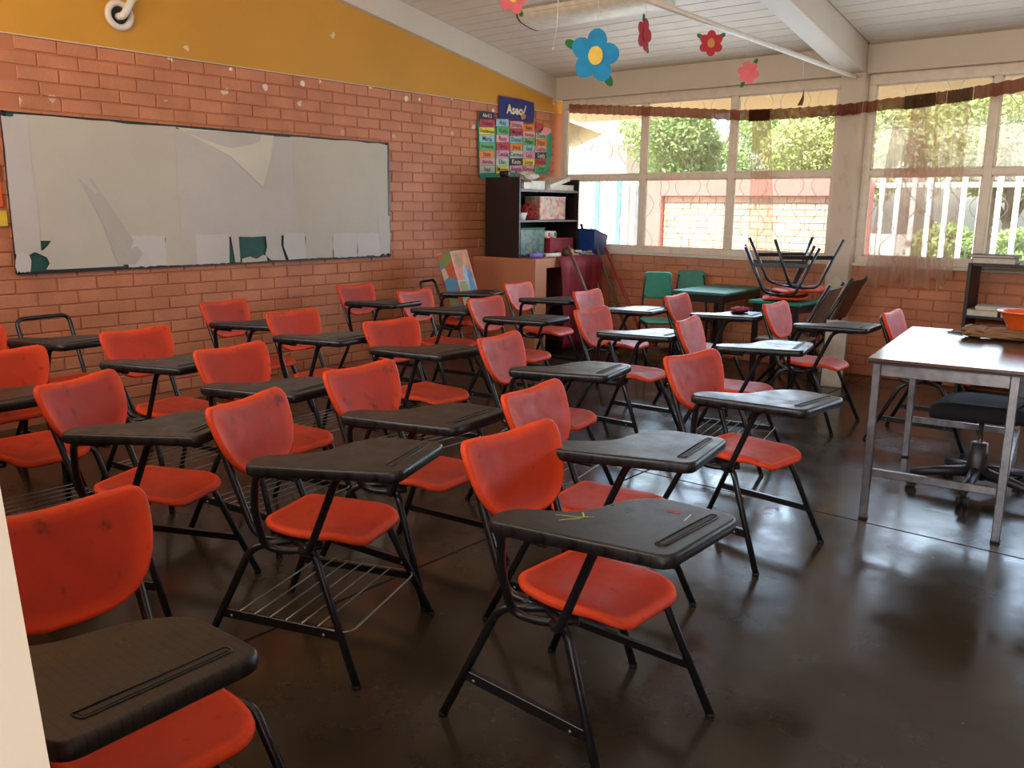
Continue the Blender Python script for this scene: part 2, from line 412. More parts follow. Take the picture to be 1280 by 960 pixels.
    def grid(s, rows, smooth=True, flip=False):
        m = len(rows[0]); vs = [p for q in rows for p in q]; fs = []
        for i in range(len(rows)-1):
            for j in range(m-1):
                q = (i*m+j, i*m+j+1, (i+1)*m+j+1, (i+1)*m+j); fs.append(q[::-1] if flip else q)
        return s.add(vs, fs, smooth)
    def prism(s, poly, fn, th):
        """flat outline (u,v) given thickness th; fn(u,v,w)"""
        n = len(poly); vs = [fn(u, v, th) for u, v in poly]+[fn(u, v, 0) for u, v in poly]
        fs = [tuple(range(n)), tuple(range(n, 2*n))[::-1]]+[(k, k+n, (k+1) % n+n, (k+1) % n) for k in range(n)]
        return s.add(vs, fs)
    def mesh(s, name, mat):
        me = bpy.data.meshes.new(name); me.from_pydata(s.v, [], s.f)
        me.polygons.foreach_set('use_smooth', s.sm); me.materials.append(mat); me.update()
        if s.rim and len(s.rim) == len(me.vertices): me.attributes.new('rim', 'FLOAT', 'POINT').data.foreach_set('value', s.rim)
        return me
    def build(s, name, mat, parent=None, loc=(0, 0, 0), rz=0.0):
        return link(name, s.mesh(name, mat), parent, loc, rz)

def link(name, me, parent=None, loc=(0, 0, 0), rz=0.0):
    o = bpy.data.objects.new(name, me); COL.objects.link(o); o.parent = parent
    o.location = loc; o.rotation_euler = (0, 0, rz); return o
def tag(o, label=None, cat=None, group=None, kind=None):
    if label: o['label'] = label
    if cat: o['category'] = cat
    if group: o['group'] = group
    if kind: o['kind'] = kind
    return o
def thing(name, label, cat, loc=(0, 0, 0), rz=0.0, group=None):
    return tag(link(name, None, None, loc, rz), label, cat, group)
def copy_tree(o, parent=None):
    c = o.copy(); COL.objects.link(c); c.parent = parent
    for ch in KIDS(o): copy_tree(ch, c)
    return c
def KIDS(o): return list(o.children)
def fillet(path, r, n=5):
    P = [Vector(p) for p in path]; out = [P[0]]
    for i in range(1, len(P)-1):
        a, b = (P[i-1]-P[i]), (P[i+1]-P[i]); k = min(r, a.length*.48, b.length*.48)
        p0 = P[i]+a.normalized()*k; p1 = P[i]+b.normalized()*k
        for j in range(n+1):
            t = j/n; out.append(p0*(1-t)**2+P[i]*2*t*(1-t)+p1*t*t)
    out.append(P[-1]); return out
def rounded(poly, r, n=4):
    out = []; L = len(poly)
    for i in range(L):
        p = Vector((*poly[i][:2], 0)); a = Vector((*poly[i-1][:2], 0))-p; b = Vector((*poly[(i+1) % L][:2], 0))-p
        rr = poly[i][2] if len(poly[i]) > 2 else r
        k = min(rr, a.length*.48, b.length*.48); p0 = p+a.normalized()*k; p1 = p+b.normalized()*k
        for j in range(n+1):
            t = j/n; q = p0*(1-t)**2+p*2*t*(1-t)+p1*t*t; out.append((q.x, q.y))
    return out
def text_mesh(txt, size, mat, bold=0.0):
    c = bpy.data.curves.new('lettering', 'FONT'); c.body = txt; c.size = size; c.offset = bold
    c.align_x = 'CENTER'; c.align_y = 'CENTER'; c.resolution_u = 2
    o = bpy.data.objects.new('lettering', c); COL.objects.link(o)
    bpy.context.view_layer.update()
    me = bpy.data.meshes.new_from_object(o); bpy.data.objects.remove(o)
    me.materials.clear(); me.materials.append(mat); me.name = 'lettering'; return me

# ================================================================= SETTING
XL, YB = -6.0, 7.93           # left wall face, window wall face
XR = 3.7
SL = 0.167
def zc(y): return 2.81+SL*(YB-y)   # underside of the sloping roof boards
BP, BH, JT = 0.2600, 0.0885, 0.008  # brick pitch, course, joint

def brick_mesh(i):
    rd = random.Random(i); l, h, d = BP-JT, BH-JT, 0.024
    m = MB(); b = 0.0045
    j = lambda a=0.0022: rd.uniform(-a, a)
    vs = [(-d, -l/2+j(), -h/2+j()), (-d, l/2+j(), -h/2+j()), (-d, l/2+j(), h/2+j()), (-d, -l/2+j(), h/2+j())]
    fr = [(j(.0012), y+(b if y < 0 else -b), z+(b if z < 0 else -b)) for _, y, z in vs]
    md = [(-b*1.2, y, z) for _, y, z in vs]
    return m.add(vs+md+fr, [(8, 9, 10, 11)]+[(k, (k+1) % 4, 4+(k+1) % 4, 4+k) for k in range(4)]+[(4+k, 4+(k+1) % 4, 8+(k+1) % 4, 8+k) for k in range(4)])
BRICKS = [brick_mesh(i) for i in range(6)]
def lay_bricks(wall, spots, rotz, limit, mat, place):
    """spots: (u, z, length scale) nearest first; the nearest stay single, the rest are joined"""
    meshes = [b.mesh('brick', mat) for b in BRICKS]; rest = MB()
    for k, (u, z, sl) in enumerate(spots):
        w = random.randrange(6); out = random.uniform(-0.0015, 0.002); p = place(u, z, out)
        if k < limit:
            o = link('brick', meshes[w], wall, p, rotz); o.scale = (1, sl, 1)
        else:
            R = Matrix.Rotation(rotz, 3, 'Z')
            rest.add([R @ Vector((q[0], q[1]*sl, q[2]))+Vector(p) for q in BRICKS[w].v], BRICKS[w].f)
    if rest.v: tag(rest.build('farther_bricks', mat, wall), kind='stuff')
def courses(u0, u1, ztop, zbot, first, skip=lambda u, z: False):
    out = []; r = 0; z = ztop-BH/2
    while z > zbot:
        s = first+(BP/2 if r % 2 else 0); s -= math.ceil((s-u0)/BP)*BP
        while s < u1:
            a, b = max(s, u0), min(s+BP, u1); L = b-a
            if L > 0.05 and not skip((a+b)/2, z): out.append(((a+b)/2, z, (L-JT)/(BP-JT)))
            s += BP
        z -= BH; r += 1
    return out

# floor: concrete slabs with dark joints
fl = tag(MB().bx(XL-.2, XR+.2, -.1, YB+.2, -.12, -.006).build('floor', M['joint']), kind='structure')
for x0, x1 in ((XL-.01, -2.42), (-2.42, 0.85), (0.85, XR+.01)):
    for y0, y1 in ((-.08, 4.09), (4.09, YB+.01)):
        MB().bbox(((x0+x1)/2, (y0+y1)/2, -.006), (x1-x0-.009, y1-y0-.009, .012), .003).build('slab', M['floor'], fl)

# left wall: painted bricks up to a sloping ochre band
wl = tag(MB().bx(XL-.16, XL-.009, -.1, YB+.15, 0, 2.47).build('wall_left', M['mortar']), kind='structure')
band = MB().prism([(-.1, 2.465), (YB+.15, 2.465), (YB+.15, zc(YB+.15)), (-.1, zc(-.1))], lambda u, v, w: (XL-.10+w, u, v), .097)
band.build('ochre_band', M['yellow'], wl)
MB().bx(XL-.009, XL+.004, -.08, YB, 2.462, 2.468).build('ledge_line', M['white'], wl)
behind = lambda y, z: (2.45 < y < 5.28 and 1.1 < z < 1.9)
sp = courses(-.08, YB-.005, 2.462, 0.03, 2.386-.26, behind)
seen = [q for q in sp if q[0] > 2.1+max(0, (1.0-q[1])*-.2)]; unseen = [q for q in sp if q[0] <= 2.1]
seen.sort(key=lambda q: (q[0])**2+36+(q[1]-1.45)**2+(30 if q[1] < .55 else 0))
lay_bricks(wl, seen+unseen, 0.0, 300, M['brick'], lambda u, z, o: (XL+o, u, z))

# window wall: brick apron under the windows
wb = tag(MB().bx(XL-.1, XR+.1, YB+.009, YB+.16, 0, .985).build('wall_back', M['mortar']), kind='structure')
MB().bx(XL-.05, XR, YB-.03, YB+.2, .975, 1.0).build('sill', M['frame'], wb)
sp = courses(XL+.01, XR, .975, 0.03, -5.2)
sp.sort(key=lambda q: (0 if -5.15 < q[0] < -.9 else 100)+abs(q[0]+2.8))
lay_bricks(wb, sp, -pi/2, 165, M['brick'], lambda u, z, o: (u, YB-o, z))

# right wall and front wall (behind the camera), with the door and the high windows left open
wr = tag(MB().bx(XR, XR+.15, -.1, YB+.15, 0, 4.1).build('wall_right', M['counter']), kind='structure')
wf = MB()
wf.bx(XL, -5.4, -.1, .03, 0, 4.1).bx(-5.4, -.55, -.1, .03, 0, 1.9).bx(-5.4, -.55, -.1, .03, 2.98, 4.1).bx(-.55, -.3, -.1, .03, 0, 4.1)
wf.bx(-.3, .8, -.1, .03, 2.25, 4.1).bx(.8, 1.0, -.1, .03, 0, 4.1).bx(1.0, 3.6, -.1, .03, 0, 1.9).bx(1.0, 3.6, -.1, .03, 2.98, 4.1).bx(3.6, XR, -.1, .03, 0, 4.1)
tag(wf.build('wall_front', M['counter']), kind='structure')
jm = MB()   # rough plastered door jamb, a little out of plumb
jm.add([(-.52, -.12, 0), (-.30, -.12, 0), (-.30, .178, 0), (-.52, .178, 0), (-.52, -.12, 2.25), (-.30, -.12, 2.25), (-.30, .052, 2.25), (-.52, .052, 2.25)],
       [(0, 3, 2, 1), (4, 5, 6, 7), (0, 1, 5, 4), (1, 2, 6, 5), (2, 3, 7, 6), (3, 0, 4, 7)])
tag(jm.build('trim_1', M['jamb']), kind='structure')

# sloping board ceiling
A = math.atan(SL)
ce = MB().prism([(-2.8, zc(-2.8)+.012), (YB+.2, zc(YB+.2)+.012), (YB+.2, zc(YB+.2)+.14), (-2.8, zc(-2.8)+.14)], lambda u, v, w: (XL-.2+w, u, v), XR-XL+.4)  # runs on past the front wall: unseen overhang added to block the sun
ce = tag(ce.build('ceiling', M['gap']), kind='structure')
pm = MB(); PW = 0.150
Rm = Matrix.Rotation(-A, 3, 'X')
for x0, x1 in ((XL+.06, -2.86), (-2.64, .40), (.60, XR)):
    me = MB().bbox((0, 0, .007), (x1-x0, PW-.007, .014), .003, Rm).mesh('plank', M['plank'])
    y = YB-.12
    while y > 1.6:
        link('plank', me, ce, ((x0+x1)/2, y, zc(y))); y -= PW*cos(A)
    MB().prism([(-.1, zc(-.1)), (y+.07, zc(y+.07)), (y+.07, zc(y+.07)+.012), (-.1, zc(-.1)+.012)], lambda u, v, w: (x0+w, u, v), x1-x0).build('rear_boards', M['plank'], ce)
# concrete trim: ring beams, column, roof beams
tag(MB().bx(XL, XR, YB-.06, YB+.16, 2.59, 2.83).build('trim_2', M['white']), kind='structure')
tb = MB().prism([(-.1, zc(-.1)-.20), (YB-.06, zc(YB-.06)-.215), (YB-.06, zc(YB-.06)+.01), (-.1, zc(-.1)+.01)], lambda u, v, w: (XL-.02+w, u, v), .075)
tag(tb.build('trim_3', M['white']), kind='structure')
for n, (x0, x1) in enumerate(((-2.85, -2.65), (.40, .60))):
    b = MB().prism([(-.1, zc(-.1)-.19), (YB-.10, zc(YB-.10)-.235), (YB-.10, zc(YB-.10)+.01), (-.1, zc(-.1)+.01)], lambda u, v, w: (x0+w, u, v), x1-x0)
    tag(b.build('trim_%d' % (4+2*n), M['white']), kind='structure')
    tag(MB().bbox(((x0+x1)/2, YB+.01, 1.32), (x1-x0, .24, 2.64), .008).build('trim_%d' % (5+2*n), M['white']), kind='structure')

# windows: cream steel frames, panes
def window(name, x0, x1, mulls):
    w = tag(link(name, None), kind='structure')
    MB().bbox(((x0+x1)/2, YB+.05, 1.03), (x1-x0, .07, .062), .006).build('bottom_rail', M['frame'], w)
    MB().bbox(((x0+x1)/2, YB+.05, 2.545), (x1-x0, .07, .09), .006).build('top_rail', M['frame'], w)
    MB().bbox(((x0+x1)/2, YB+.05, 1.770), (x1-x0-.1, .055, .056), .006).build('transom', M['frame'], w)
    edges = [x0+.03]+mulls+[x1-.03]
    for k, x in enumerate(edges):
        MB().bbox((x, YB+.05, 1.78), (.066 if 0 < k < len(edges)-1 else .07, .062, 1.45), .006).build('mullion', M['frame'], w)
    for a, b in zip(edges[:-1], edges[1:]):
        for z0, z1 in ((1.06, 1.742), (1.798, 2.50)):
            MB().bx(a+.03, b-.03, YB+.048, YB+.052, z0, z1).build('pane', M['glass'], w)
            g = MB()   # slim glazing bead
            for (p, q, r, s2) in ((a+.033, b-.033, z0, z0+.012), (a+.033, b-.033, z1-.012, z1)): g.bx(p, q, YB+.03, YB+.047, r, s2)
            for (p, q) in ((a+.033, a+.045), (b-.045, b-.033)): g.bx(p, q, YB+.03, YB+.047, z0, z1)
            g.build('glazing_bead', M['frame'], w)
window('window_1', XL+.08, -2.85, [-4.87, -3.885])
window('window_2', -2.65, .40, [-1.66, -.67])
window('window_3', .60, XR, [1.6, 2.6])

# conduit rod under the roof beam
rod = MB().tube([(-2.72, 3.2, 2.59), (-2.72, YB-.13, 2.56)], .017, 10)
tag(rod.build('conduit_rod', M['frame']), 'cream tie rod running under the roof beam to the window column', 'rod')

# ================================================================= TABLET CHAIRS
def c_back():
    prof = [(.573, .072), (.583, .108), (.602, .142), (.632, .170), (.672, .191), (.720, .203), (.765, .208), (.793, .206), (.808, .197), (.815, .180)]
    out = [(y, z) for z, y in prof]+[(.12, .812), (.06, .807), (0, .805), (-.06, .807), (-.12, .812)]+[(-y, z) for z, y in reversed(prof)]+[(0, .569)]
    def fn(y, z, w):
        x = -.245-(z-.628)*.395+((y/.2)**2-.56)*.016
        return (x+w, y, z)
    return MB().plate(out, .026, fn, bev=.012, center=(0, .70), nb=5, rings=(.35, .7))
def c_seat():
    out = rounded([(.205, -.150, .06), (.205, .150, .06), (.02, .186, .2), (-.165, .158, .07), (-.165, -.158, .07), (.02, -.186, .2)], .06, 5)
    def fn(x, y, w):
        z = .428+.008*((x+.05)/.2)**2*(1 if x < 0 else .2)+.010*(abs(y)/.17)**2
        if x > .10: z -= .030*((x-.10)/.105)**2
        if abs(y) > .13: z -= .016*((abs(y)-.13)/.05)**2
        if x < -.10: z += .010*((-.10-x)/.065)**2
        return (x, y, z+w)
    return MB().plate(out, .022, fn, bev=.011, center=(.0, 0), rings=(.3, .55, .75, .88))
TAB = [(-.028, -.375, .02), (-.005, -.424, .03), (.20, -.378, .2), (.435, -.326, .035), (.425, .012, .035), (.215, .012, .10), (.148, -.075, .06), (.118, -.240, .07), (-.015, -.315, .04)]
def c_tablet():
    out = rounded(TAB, .05, 5)
    return MB().plate(out, .034, lambda x, y, w: (x, y, .711+w), bev=.008, center=(.22, -.20), rings=(.45, .8), nb=4)
def c_groove():
    m = MB(); P = [(.372, -.272), (.384, -.270), (.380, -.03), (.369, -.03)]
    m.prism(P, lambda u, v, w: (u, v, .7278+w), .0012)
    return m
def c_rim():
    P = [(.366, -.279), (.390, -.276), (.386, -.023), (.363, -.023)]
    return MB().tube([(u, v, .7282) for u, v in fillet([(*p, 0) for p in P]+[(*P[0], 0)], .012, 3) and [(q.x, q.y) for q in fillet([(*p, 0) for p in P]+[(*P[0], 0)], .012, 3)]], .0022, 5)
MESH = {}
def chair_meshes():
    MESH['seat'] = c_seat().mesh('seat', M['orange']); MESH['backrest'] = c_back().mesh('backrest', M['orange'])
    MESH['writing_tablet'] = c_tablet().mesh('writing_tablet', M['tablet'])
    MESH['pencil_groove'] = c_groove().mesh('pencil_groove', M['rubber']); MESH['groove_rim'] = c_rim().mesh('groove_rim', M['tablet'])
    for s, n in ((-1, 'r'), (1, 'l')):
        MESH['rear_'+n] = MB().tube(fillet([(-.335, s*.252, .004), (-.158, s*.207, .380), (-.03, s*.160, .404)], .045, 6), .0125, 10).mesh('leg', M['black'])
        MESH['front_'+n] = MB().tube(fillet([(.247, s*.266, .004), (.078, s*.212, .392), (-.03, s*.160, .404)], .035, 6), .0125, 10).mesh('leg', M['black'])
        MESH['rf_'+n] = MB().lathe([(0, -.0), (.0138, 0), (.0138, .010), (.0125, .014)], 10, (-.334, s*.2515, 0)).mesh('rubber_foot', M['rubber'])
        MESH['ff_'+n] = MB().lathe([(0, 0), (.0138, 0), (.0138, .010), (.0125, .014)], 10, (.2455, s*.2655, 0)).mesh('rubber_foot', M['rubber'])
        b = MB(); a0, a1 = Vector((-.266, s*.2345, .150)), Vector((.178, s*.2445, .150)); d = a1-a0
        R = Matrix.Rotation(math.atan2(d.y, d.x), 3, 'Z')
        b.bbox((a0+a1)/2, (d.length, .005, .032), .0015, R); b.box((a0+a1)/2+Vector((0, -s*.008, .0145)), (d.length-.03, .016, .003), R=R)
        MESH['str_'+n] = b.mesh('stretcher', M['black'])
        for e, q in ((0, .1), (1, .88)):
            p = a0+d*q
            MESH['bolt_%s%d' % (n, e)] = MB().lathe([(0, .004), (.005, .003), (.005, 0)], 8).mesh('bolt', M['wire']); MESH['boltp_%s%d' % (n, e)] = (p.x, p.y+s*.0065, p.z-.002)
    MESH['post_rear'] = MB().tube(fillet([(.13, -.368, .690), (-.012, -.362, .690), (-.070, -.300, .55), (-.085, -.240, .402), (-.01, -.205, .384), (.07, -.15, .397)], .050, 6), .0122, 10).mesh('tablet_post', M['black'])
    MESH['post_front'] = MB().tube(fillet([(.33, -.24, .690), (.205, -.262, .688), (.076, -.243, .405), (.02, -.20, .384), (-.03, -.13, .397)], .050, 6), .0122, 10).mesh('tablet_post', M['black'])
    hoop = [(.06, -.150, .398), (-.182, -.152, .392), (-.335, -.156, .785), (-.335, .156, .785), (-.182, .152, .392), (.06, .150, .398)]
    MESH['back_frame'] = MB().tube(fillet(hoop, .050, 6), .0122, 10).mesh('back_frame', M['black'])
    MESH['cross_bar'] = MB().tube([(-.10, -.18, .398), (-.10, .18, .398)], .010, 8).mesh('cross_bar', M['black'])
    MESH['cross_bar2'] = MB().tube([(.03, -.18, .400), (.03, .18, .400)], .010, 8).mesh('cross_bar', M['black'])
    w = MB()
    for k in range(6):
        x = -.19+k*.058; w.tube([(x, -.243, .168), (x, .243, .168)], .0028, 5)
    w.tube(fillet([(-.23, .235, .166), (.20, .243, .166), (.215, -.247, .166), (.10, -.243, .166)], .05, 5), .0034, 6)
    MESH['book_basket'] = w.mesh('book_basket', M['wire'])
chair_meshes()
def tablet_chair(x, y, deg, label, tablet=True, basket=False, back=True):
    t = thing('tablet_chair' if tablet else 'school_chair', label, 'chair', (x, y, 0), radians(deg), 'orange school chairs in rows')
    def p(n, k, par=None): return link(n, MESH[k], par or t)
    p('seat', 'seat')
    if back: p('backrest', 'backrest')
    p('back_frame', 'back_frame'); p('cross_bar', 'cross_bar'); p('cross_bar', 'cross_bar2')
    if tablet:
        tb_ = p('writing_tablet', 'writing_tablet'); p('pencil_groove', 'pencil_groove', tb_); p('groove_rim', 'groove_rim', tb_)
        p('tablet_post', 'post_rear'); p('tablet_post', 'post_front')
    for n in 'rl':
        a = p('leg', 'rear_'+n); p('rubber_foot', 'rf_'+n, a); a = p('leg', 'front_'+n); p('rubber_foot', 'ff_'+n, a)
        s = p('stretcher', 'str_'+n)
        for e in (0, 1):
            o = link('bolt', MESH['bolt_%s%d' % (n, e)], s, MESH['boltp_%s%d' % (n, e)]); o.rotation_euler = (radians(90 if n == 'r' else -90), 0, 0)
    if basket: tag(p('book_basket', 'book_basket'), kind='stuff')
    return t
CH = [
 (-1.577, .740, 1.1, 'scuffed orange tablet chair nearest the doorway jamb, its tablet cut by the jamb', True, False, True),
 (-1.265, 1.882, -1.6, 'large foreground orange chair with red and yellow chalk marks on its black tablet', True, False, True),
 (-2.226, 1.734, 19.9, 'orange tablet chair with wire book basket, in the foreground left of the chalk-marked chair', True, True, True),
 (-1.609, 2.464, 7.5, 'orange tablet chair directly behind the chalk-marked foreground chair, backrests almost overlapping', True, False, True),
 (-1.547, 3.464, -7.3, 'orange tablet chair alone by the open floor, left of the steel table', True, False, True),
 (-2.180, 4.678, 10.3, 'orange tablet chair behind the one by the open floor, basket glinting under it', True, True, True),
 (-2.957, 5.905, 4.7, 'orange tablet chair with a red cloth on its tablet, in front of the green table', True, False, True),
 (-2.166, 5.872, .7, 'orange tablet chair before the upturned chairs, its pale tablet pointing at the steel table', True, False, True),
 (-1.391, 5.923, 1.7, 'orange chair without visible tablet, half hidden behind the steel table', False, False, True),
 (-3.641, 5.694, 3.5, 'orange tablet chair in front of the broomsticks and red cloth', True, False, True),
 (-2.903, 4.685, 2.5, 'orange tablet chair just nearer than the one by the broomsticks, shiny tablet', True, False, True),
 (-2.555, 3.391, 9.9, 'orange tablet chair in the middle of the room with a bright grained tablet and basket', True, True, True),
 (-3.862, 4.727, 4.4, 'orange tablet chair behind and left of the middle one, below the masonry counter', True, False, True),
 (-4.482, 5.859, 4.8, 'orange tablet chair nearest the dark opening of the masonry counter', True, False, True),
 (-4.607, 4.755, 7.1, 'orange tablet chair in front of the picture box, tablet under its lower edge', True, False, True),
 (-5.275, 4.715, 4.7, 'orange tablet chair against the brick wall below the right end of the covered board', True, False, True),
 (-5.363, 5.732, 20.0, 'bare tube tablet chair without backrest, carrying the picture box', True, False, False),
 (-3.403, 3.367, -1.3, 'orange tablet chair with a dark stain at the upper right of its backrest', True, True, True),
 (-2.398, 2.318, 5.6, 'orange tablet chair with broad backrest just left of the two overlapping foreground backrests', True, False, True),
 (-3.215, 2.253, 7.8, 'orange tablet chair behind the left foreground basket chair, with specked backrest', True, True, True),
 (-4.154, 3.271, 5.3, 'orange tablet chair second from the brick wall, below the middle of the board', True, True, True),
 (-4.950, 3.327, 11.8, 'orange tablet chair beside the brick wall under the exposed green patch of the board', True, False, True),
 (-4.057, 2.238, 8.7, 'orange tablet chair with a wide plain backrest below the left half of the board', True, True, True),
 (-2.988, 1.532, 24.1, 'turned orange tablet chair left of the basket chair, above the doorway chair', True, False, True),
 (-3.842, 1.456, .4, 'orange tablet chair at the left edge with smudged backrest and wire basket', True, True, True),
 (-5.080, 2.200, 6.0, 'tablet chair with bare black tube hoop and no backrest, by the brick wall', True, False, False),
 (-4.700, 1.630, 5.0, 'orange tablet chair at the far left, only a sliver of backrest in the frame', True, False, True),
]
for c in CH: tablet_chair(*c)
# chalk marks on the nearest tablet: flat strokes of colour lying on it
def chalk(pts, col, nm):
    m = MB()
    for a, b in zip(pts[:-1], pts[1:]):
        d = (Vector((*b, 0))-Vector((*a, 0))); n = Vector((-d.y, d.x, 0)).normalized()*.0016
        m.add([(a[0]-n.x, a[1]-n.y, .7286), (b[0]-n.x, b[1]-n.y, .7286), (b[0]+n.x, b[1]+n.y, .7286), (a[0]+n.x, a[1]+n.y, .7286)], [(0, 1, 2, 3)])
    return m.mesh('chalk_mark', simple(nm, col, 0.8))
near = [o for o in COL.objects if o.get('label', '').startswith('large foreground')][0]
tabn = [c for c in near.children if c.name.startswith('writing_tablet')][0]
o = link('chalk_mark', chalk([(.09, -.285), (.14, -.262), (.17, -.235), (.15, -.25), (.13, -.228)], (.50, .52, .12), 'yellow_chalk'), tabn)
o = link('chalk_mark', chalk([(.12, -.31), (.15, -.262)], (.50, .52, .16), 'yellow_chalk_b'), tabn)
o = link('chalk_mark', chalk([(.27, -.065), (.30, -.06), (.305, -.075), (.275, -.08), (.30, -.068)], (.50, .04, .05), 'red_chalk'), tabn)
o = link('chalk_mark', chalk([(.34, -.11), (.33, -.06)], (.6, .56, .5), 'white_chalk'), tabn)

# ================================================================= LEFT WALL FITTINGS
def onwall(u, v, w): return (XL+w, u, v)      # u along the wall, v height, w out of the wall
bd = thing('chalkboard', 'long wall board covered with aged white paper, green showing through the tears', 'board', (XL+.004, 3.84, 1.0))
def bpart(name, mb, mat):
    o = mb.build(name, mat, bd, (-(XL+.004), -3.84, -1.0)); return o
bpart('green_panel', MB().bx(XL+.006, XL+.022, 2.29, 5.42, 1.01, 1.99), M['chalk'])
for a in ((2.265, 5.445, .998, 1.008), (2.265, 5.445, 1.993, 2.000)): bpart('frame_rail', MB().bx(XL+.004, XL+.028, a[0], a[1], a[2], a[3]), M['topedge'])
for a in ((2.262, 2.282), (5.432, 5.452)): bpart('frame_rail', MB().bx(XL+.004, XL+.028, a[0], a[1], .998, 2.002), M['topedge'])
def sheet(poly, w, mat, th=.0012, name='paper_sheet'):
    return bpart(name, MB().prism(poly[::-1], onwall_off(w), th), mat)
def onwall_off(w0): return lambda u, v, w: (XL+w0+w+.003*sin(7*u+3*v)+.0015*sin(19*u-11*v), u, v)
rg = random.Random(3)
def torn(u0, u1, v0, v1, rough=.006, n=9):
    """a rectangle of paper with slightly torn edges"""
    e = lambda: rg.uniform(-rough, rough)
    P = [(u0+(u1-u0)*k/n+e()*.3, v0+e()) for k in range(n)]+[(u1+e(), v0+(v1-v0)*k/4) for k in range(4)]
    P += [(u1-(u1-u0)*k/n, v1+e()) for k in range(n)]+[(u0+e(), v1-(v1-v0)*k/4) for k in range(4)]
    return P
sheet(torn(2.33, 3.42, 1.205, 1.985, .006), .0265, M['paper'])
sheet(torn(3.40, 4.42, 1.205, 1.975, .004), .0285, M['paper2'])
sheet(torn(4.40, 5.435, 1.19, 1.985, .008), .0265, M['paper'])
sheet([(3.42, 1.985), (3.85, 1.80), (4.12, 1.58), (4.20, 1.80), (4.24, 1.98)], .0305, M['paper4'])
sheet(torn(2.262, 2.42, 1.13, 1.97, .010), .030, M['paper2']); sheet(torn(2.262, 2.345, 1.015, 1.15, .010), .0295, M['paper3'])
sheet([(2.36, 1.15), (2.43, 1.145), (2.46, 1.17), (2.52, 1.25), (2.92, 1.26), (2.90, 1.12), (2.96, 1.02), (2.50, 1.018), (2.44, 1.022), (2.465, 1.06), (2.45, 1.10), (2.40, 1.125)], .0285, M['paper'])
sheet([(2.70, 1.60), (2.78, 1.62), (3.10, 1.10), (3.04, 1.03), (2.92, 1.03), (2.84, 1.30)], .0315, M['tape'], name='tape_strip')
sheet([(2.67, 1.63), (2.735, 1.64), (2.82, 1.52), (2.80, 1.51)], .033, M['paper2'], name='tape_strip')
for u0, u1, v1 in ((2.985, 3.28, 1.225), (3.27, 3.52, 1.215), (3.50, 3.80, 1.225)): sheet(torn(u0+.007, u1-.007, 1.01, v1, .006), .031+.0015*rg.random(), M['paper3' if u0 < 3.1 or u0 > 3.4 else 'paper'])
sheet([(3.81, 1.225), (3.88, 1.22), (3.885, 1.01), (3.84, 1.01)], .031, M['paper2'])
sheet([(3.885, 1.23), (4.13, 1.22), (4.14, 1.205), (4.0, 1.20), (3.90, 1.205)], .031, M['paper'])
sheet([(4.12, 1.225), (4.27, 1.225), (4.265, 1.13), (4.30, 1.01), (4.16, 1.015), (4.11, 1.06), (4.13, 1.12)], .0305, M['paper2'])
sheet([(3.90, 1.035), (3.97, 1.05), (4.03, 1.03), (4.09, 1.06), (4.12, 1.05), (4.13, 1.01), (3.90, 1.005)], .0305, M['paper'])
sheet([(4.295, 1.225), (4.50, 1.22), (4.51, 1.015), (4.33, 1.012), (4.285, 1.12), (4.29, 1.18)], .032, M['paper3'])
for u0, u1 in ((4.50, 4.80), (4.79, 5.06), (5.05, 5.33)): sheet(torn(u0+.006, u1-.006, 1.012, rg.uniform(1.20, 1.22), .006), .0305+.002*rg.random(), M['paper' if u0 < 4.7 else 'paper3'])
sheet(torn(5.31, 5.445, 1.02, 1.36, .009), .032, M['paper2'])
# poster edge left of the board, mostly outside the frame
ps = thing('wall_poster', 'orange and yellow poster at the left edge of the board', 'poster', (XL+.003, 2.13, 1.3))
MB().bx(0, .004, -.10, .10, .12, .40).build('orange_sheet', M['bowl'], ps); MB().bx(0, .006, -.04, .115, .0, .095).build('yellow_card', M['yellowcard'], ps)
# conduit elbow with round plate
ft = thing('conduit_fitting', 'round steel plate with a bent conduit on the ochre wall above the board', 'fitting', (XL, 3.068, 2.70))
MB().tube([(.014, .078*cos(2*pi*k/20), .078*sin(2*pi*k/20)-.02) for k in range(20)], .022, 8, closed=True).build('round_plate', M['frame'], ft)
pl = MB(); pl.tube([(.004, 0, -.02), (.010, 0, -.02)], .076, 20); pl.build('plate_disc', M['rubber'], ft)
MB().tube(fillet([(.012, -.01, -.03), (.07, .0, -.03), (.07, .10, .14), (.07, .16, .34)], .04, 5), .024, 12).build('bent_conduit', M['frame'], ft)

# name chart: teal paper with rows of cards
ch = thing('name_chart', 'teal wall chart with columns of small coloured name cards', 'chart', (XL+.012, 7.2, 2.0))
off = (-XL, -7.2, -2.0)
def cpart(name, mb, mat, par=ch): return mb.build(name, mat, par, off)
cpart('teal_backing', MB().prism([(6.645, 2.28), (6.72, 2.25), (7.2, 2.28), (7.70, 2.24), (7.865, 2.25), (7.85, 2.0), (7.80, 1.80), (7.77, 1.815), (7.2, 1.76), (6.98, 1.745), (6.70, 1.725), (6.665, 1.77), (6.655, 2.0)][::-1], onwall_off(.004), .003), M['teal'])
PAL = {'k': (.030, .014, .055), 'r': (.52, .045, .070), 'y': (.78, .62, .06), 'b': (.30, .52, .60), 'g': (.13, .42, .14), 'o': (.80, .22, .03), 'p': (.80, .34, .38), 'w': (.50, .60, .48), 'm': (.72, .28, .42)}
PM = {k: simple('card_'+n, PAL[k], .6, var=.05) for k, n in zip('kryggbopwm' if False else 'krybgopwm', ('plum', 'red', 'yellow', 'blue', 'green', 'orange', 'pink', 'pale', 'mauve'))}
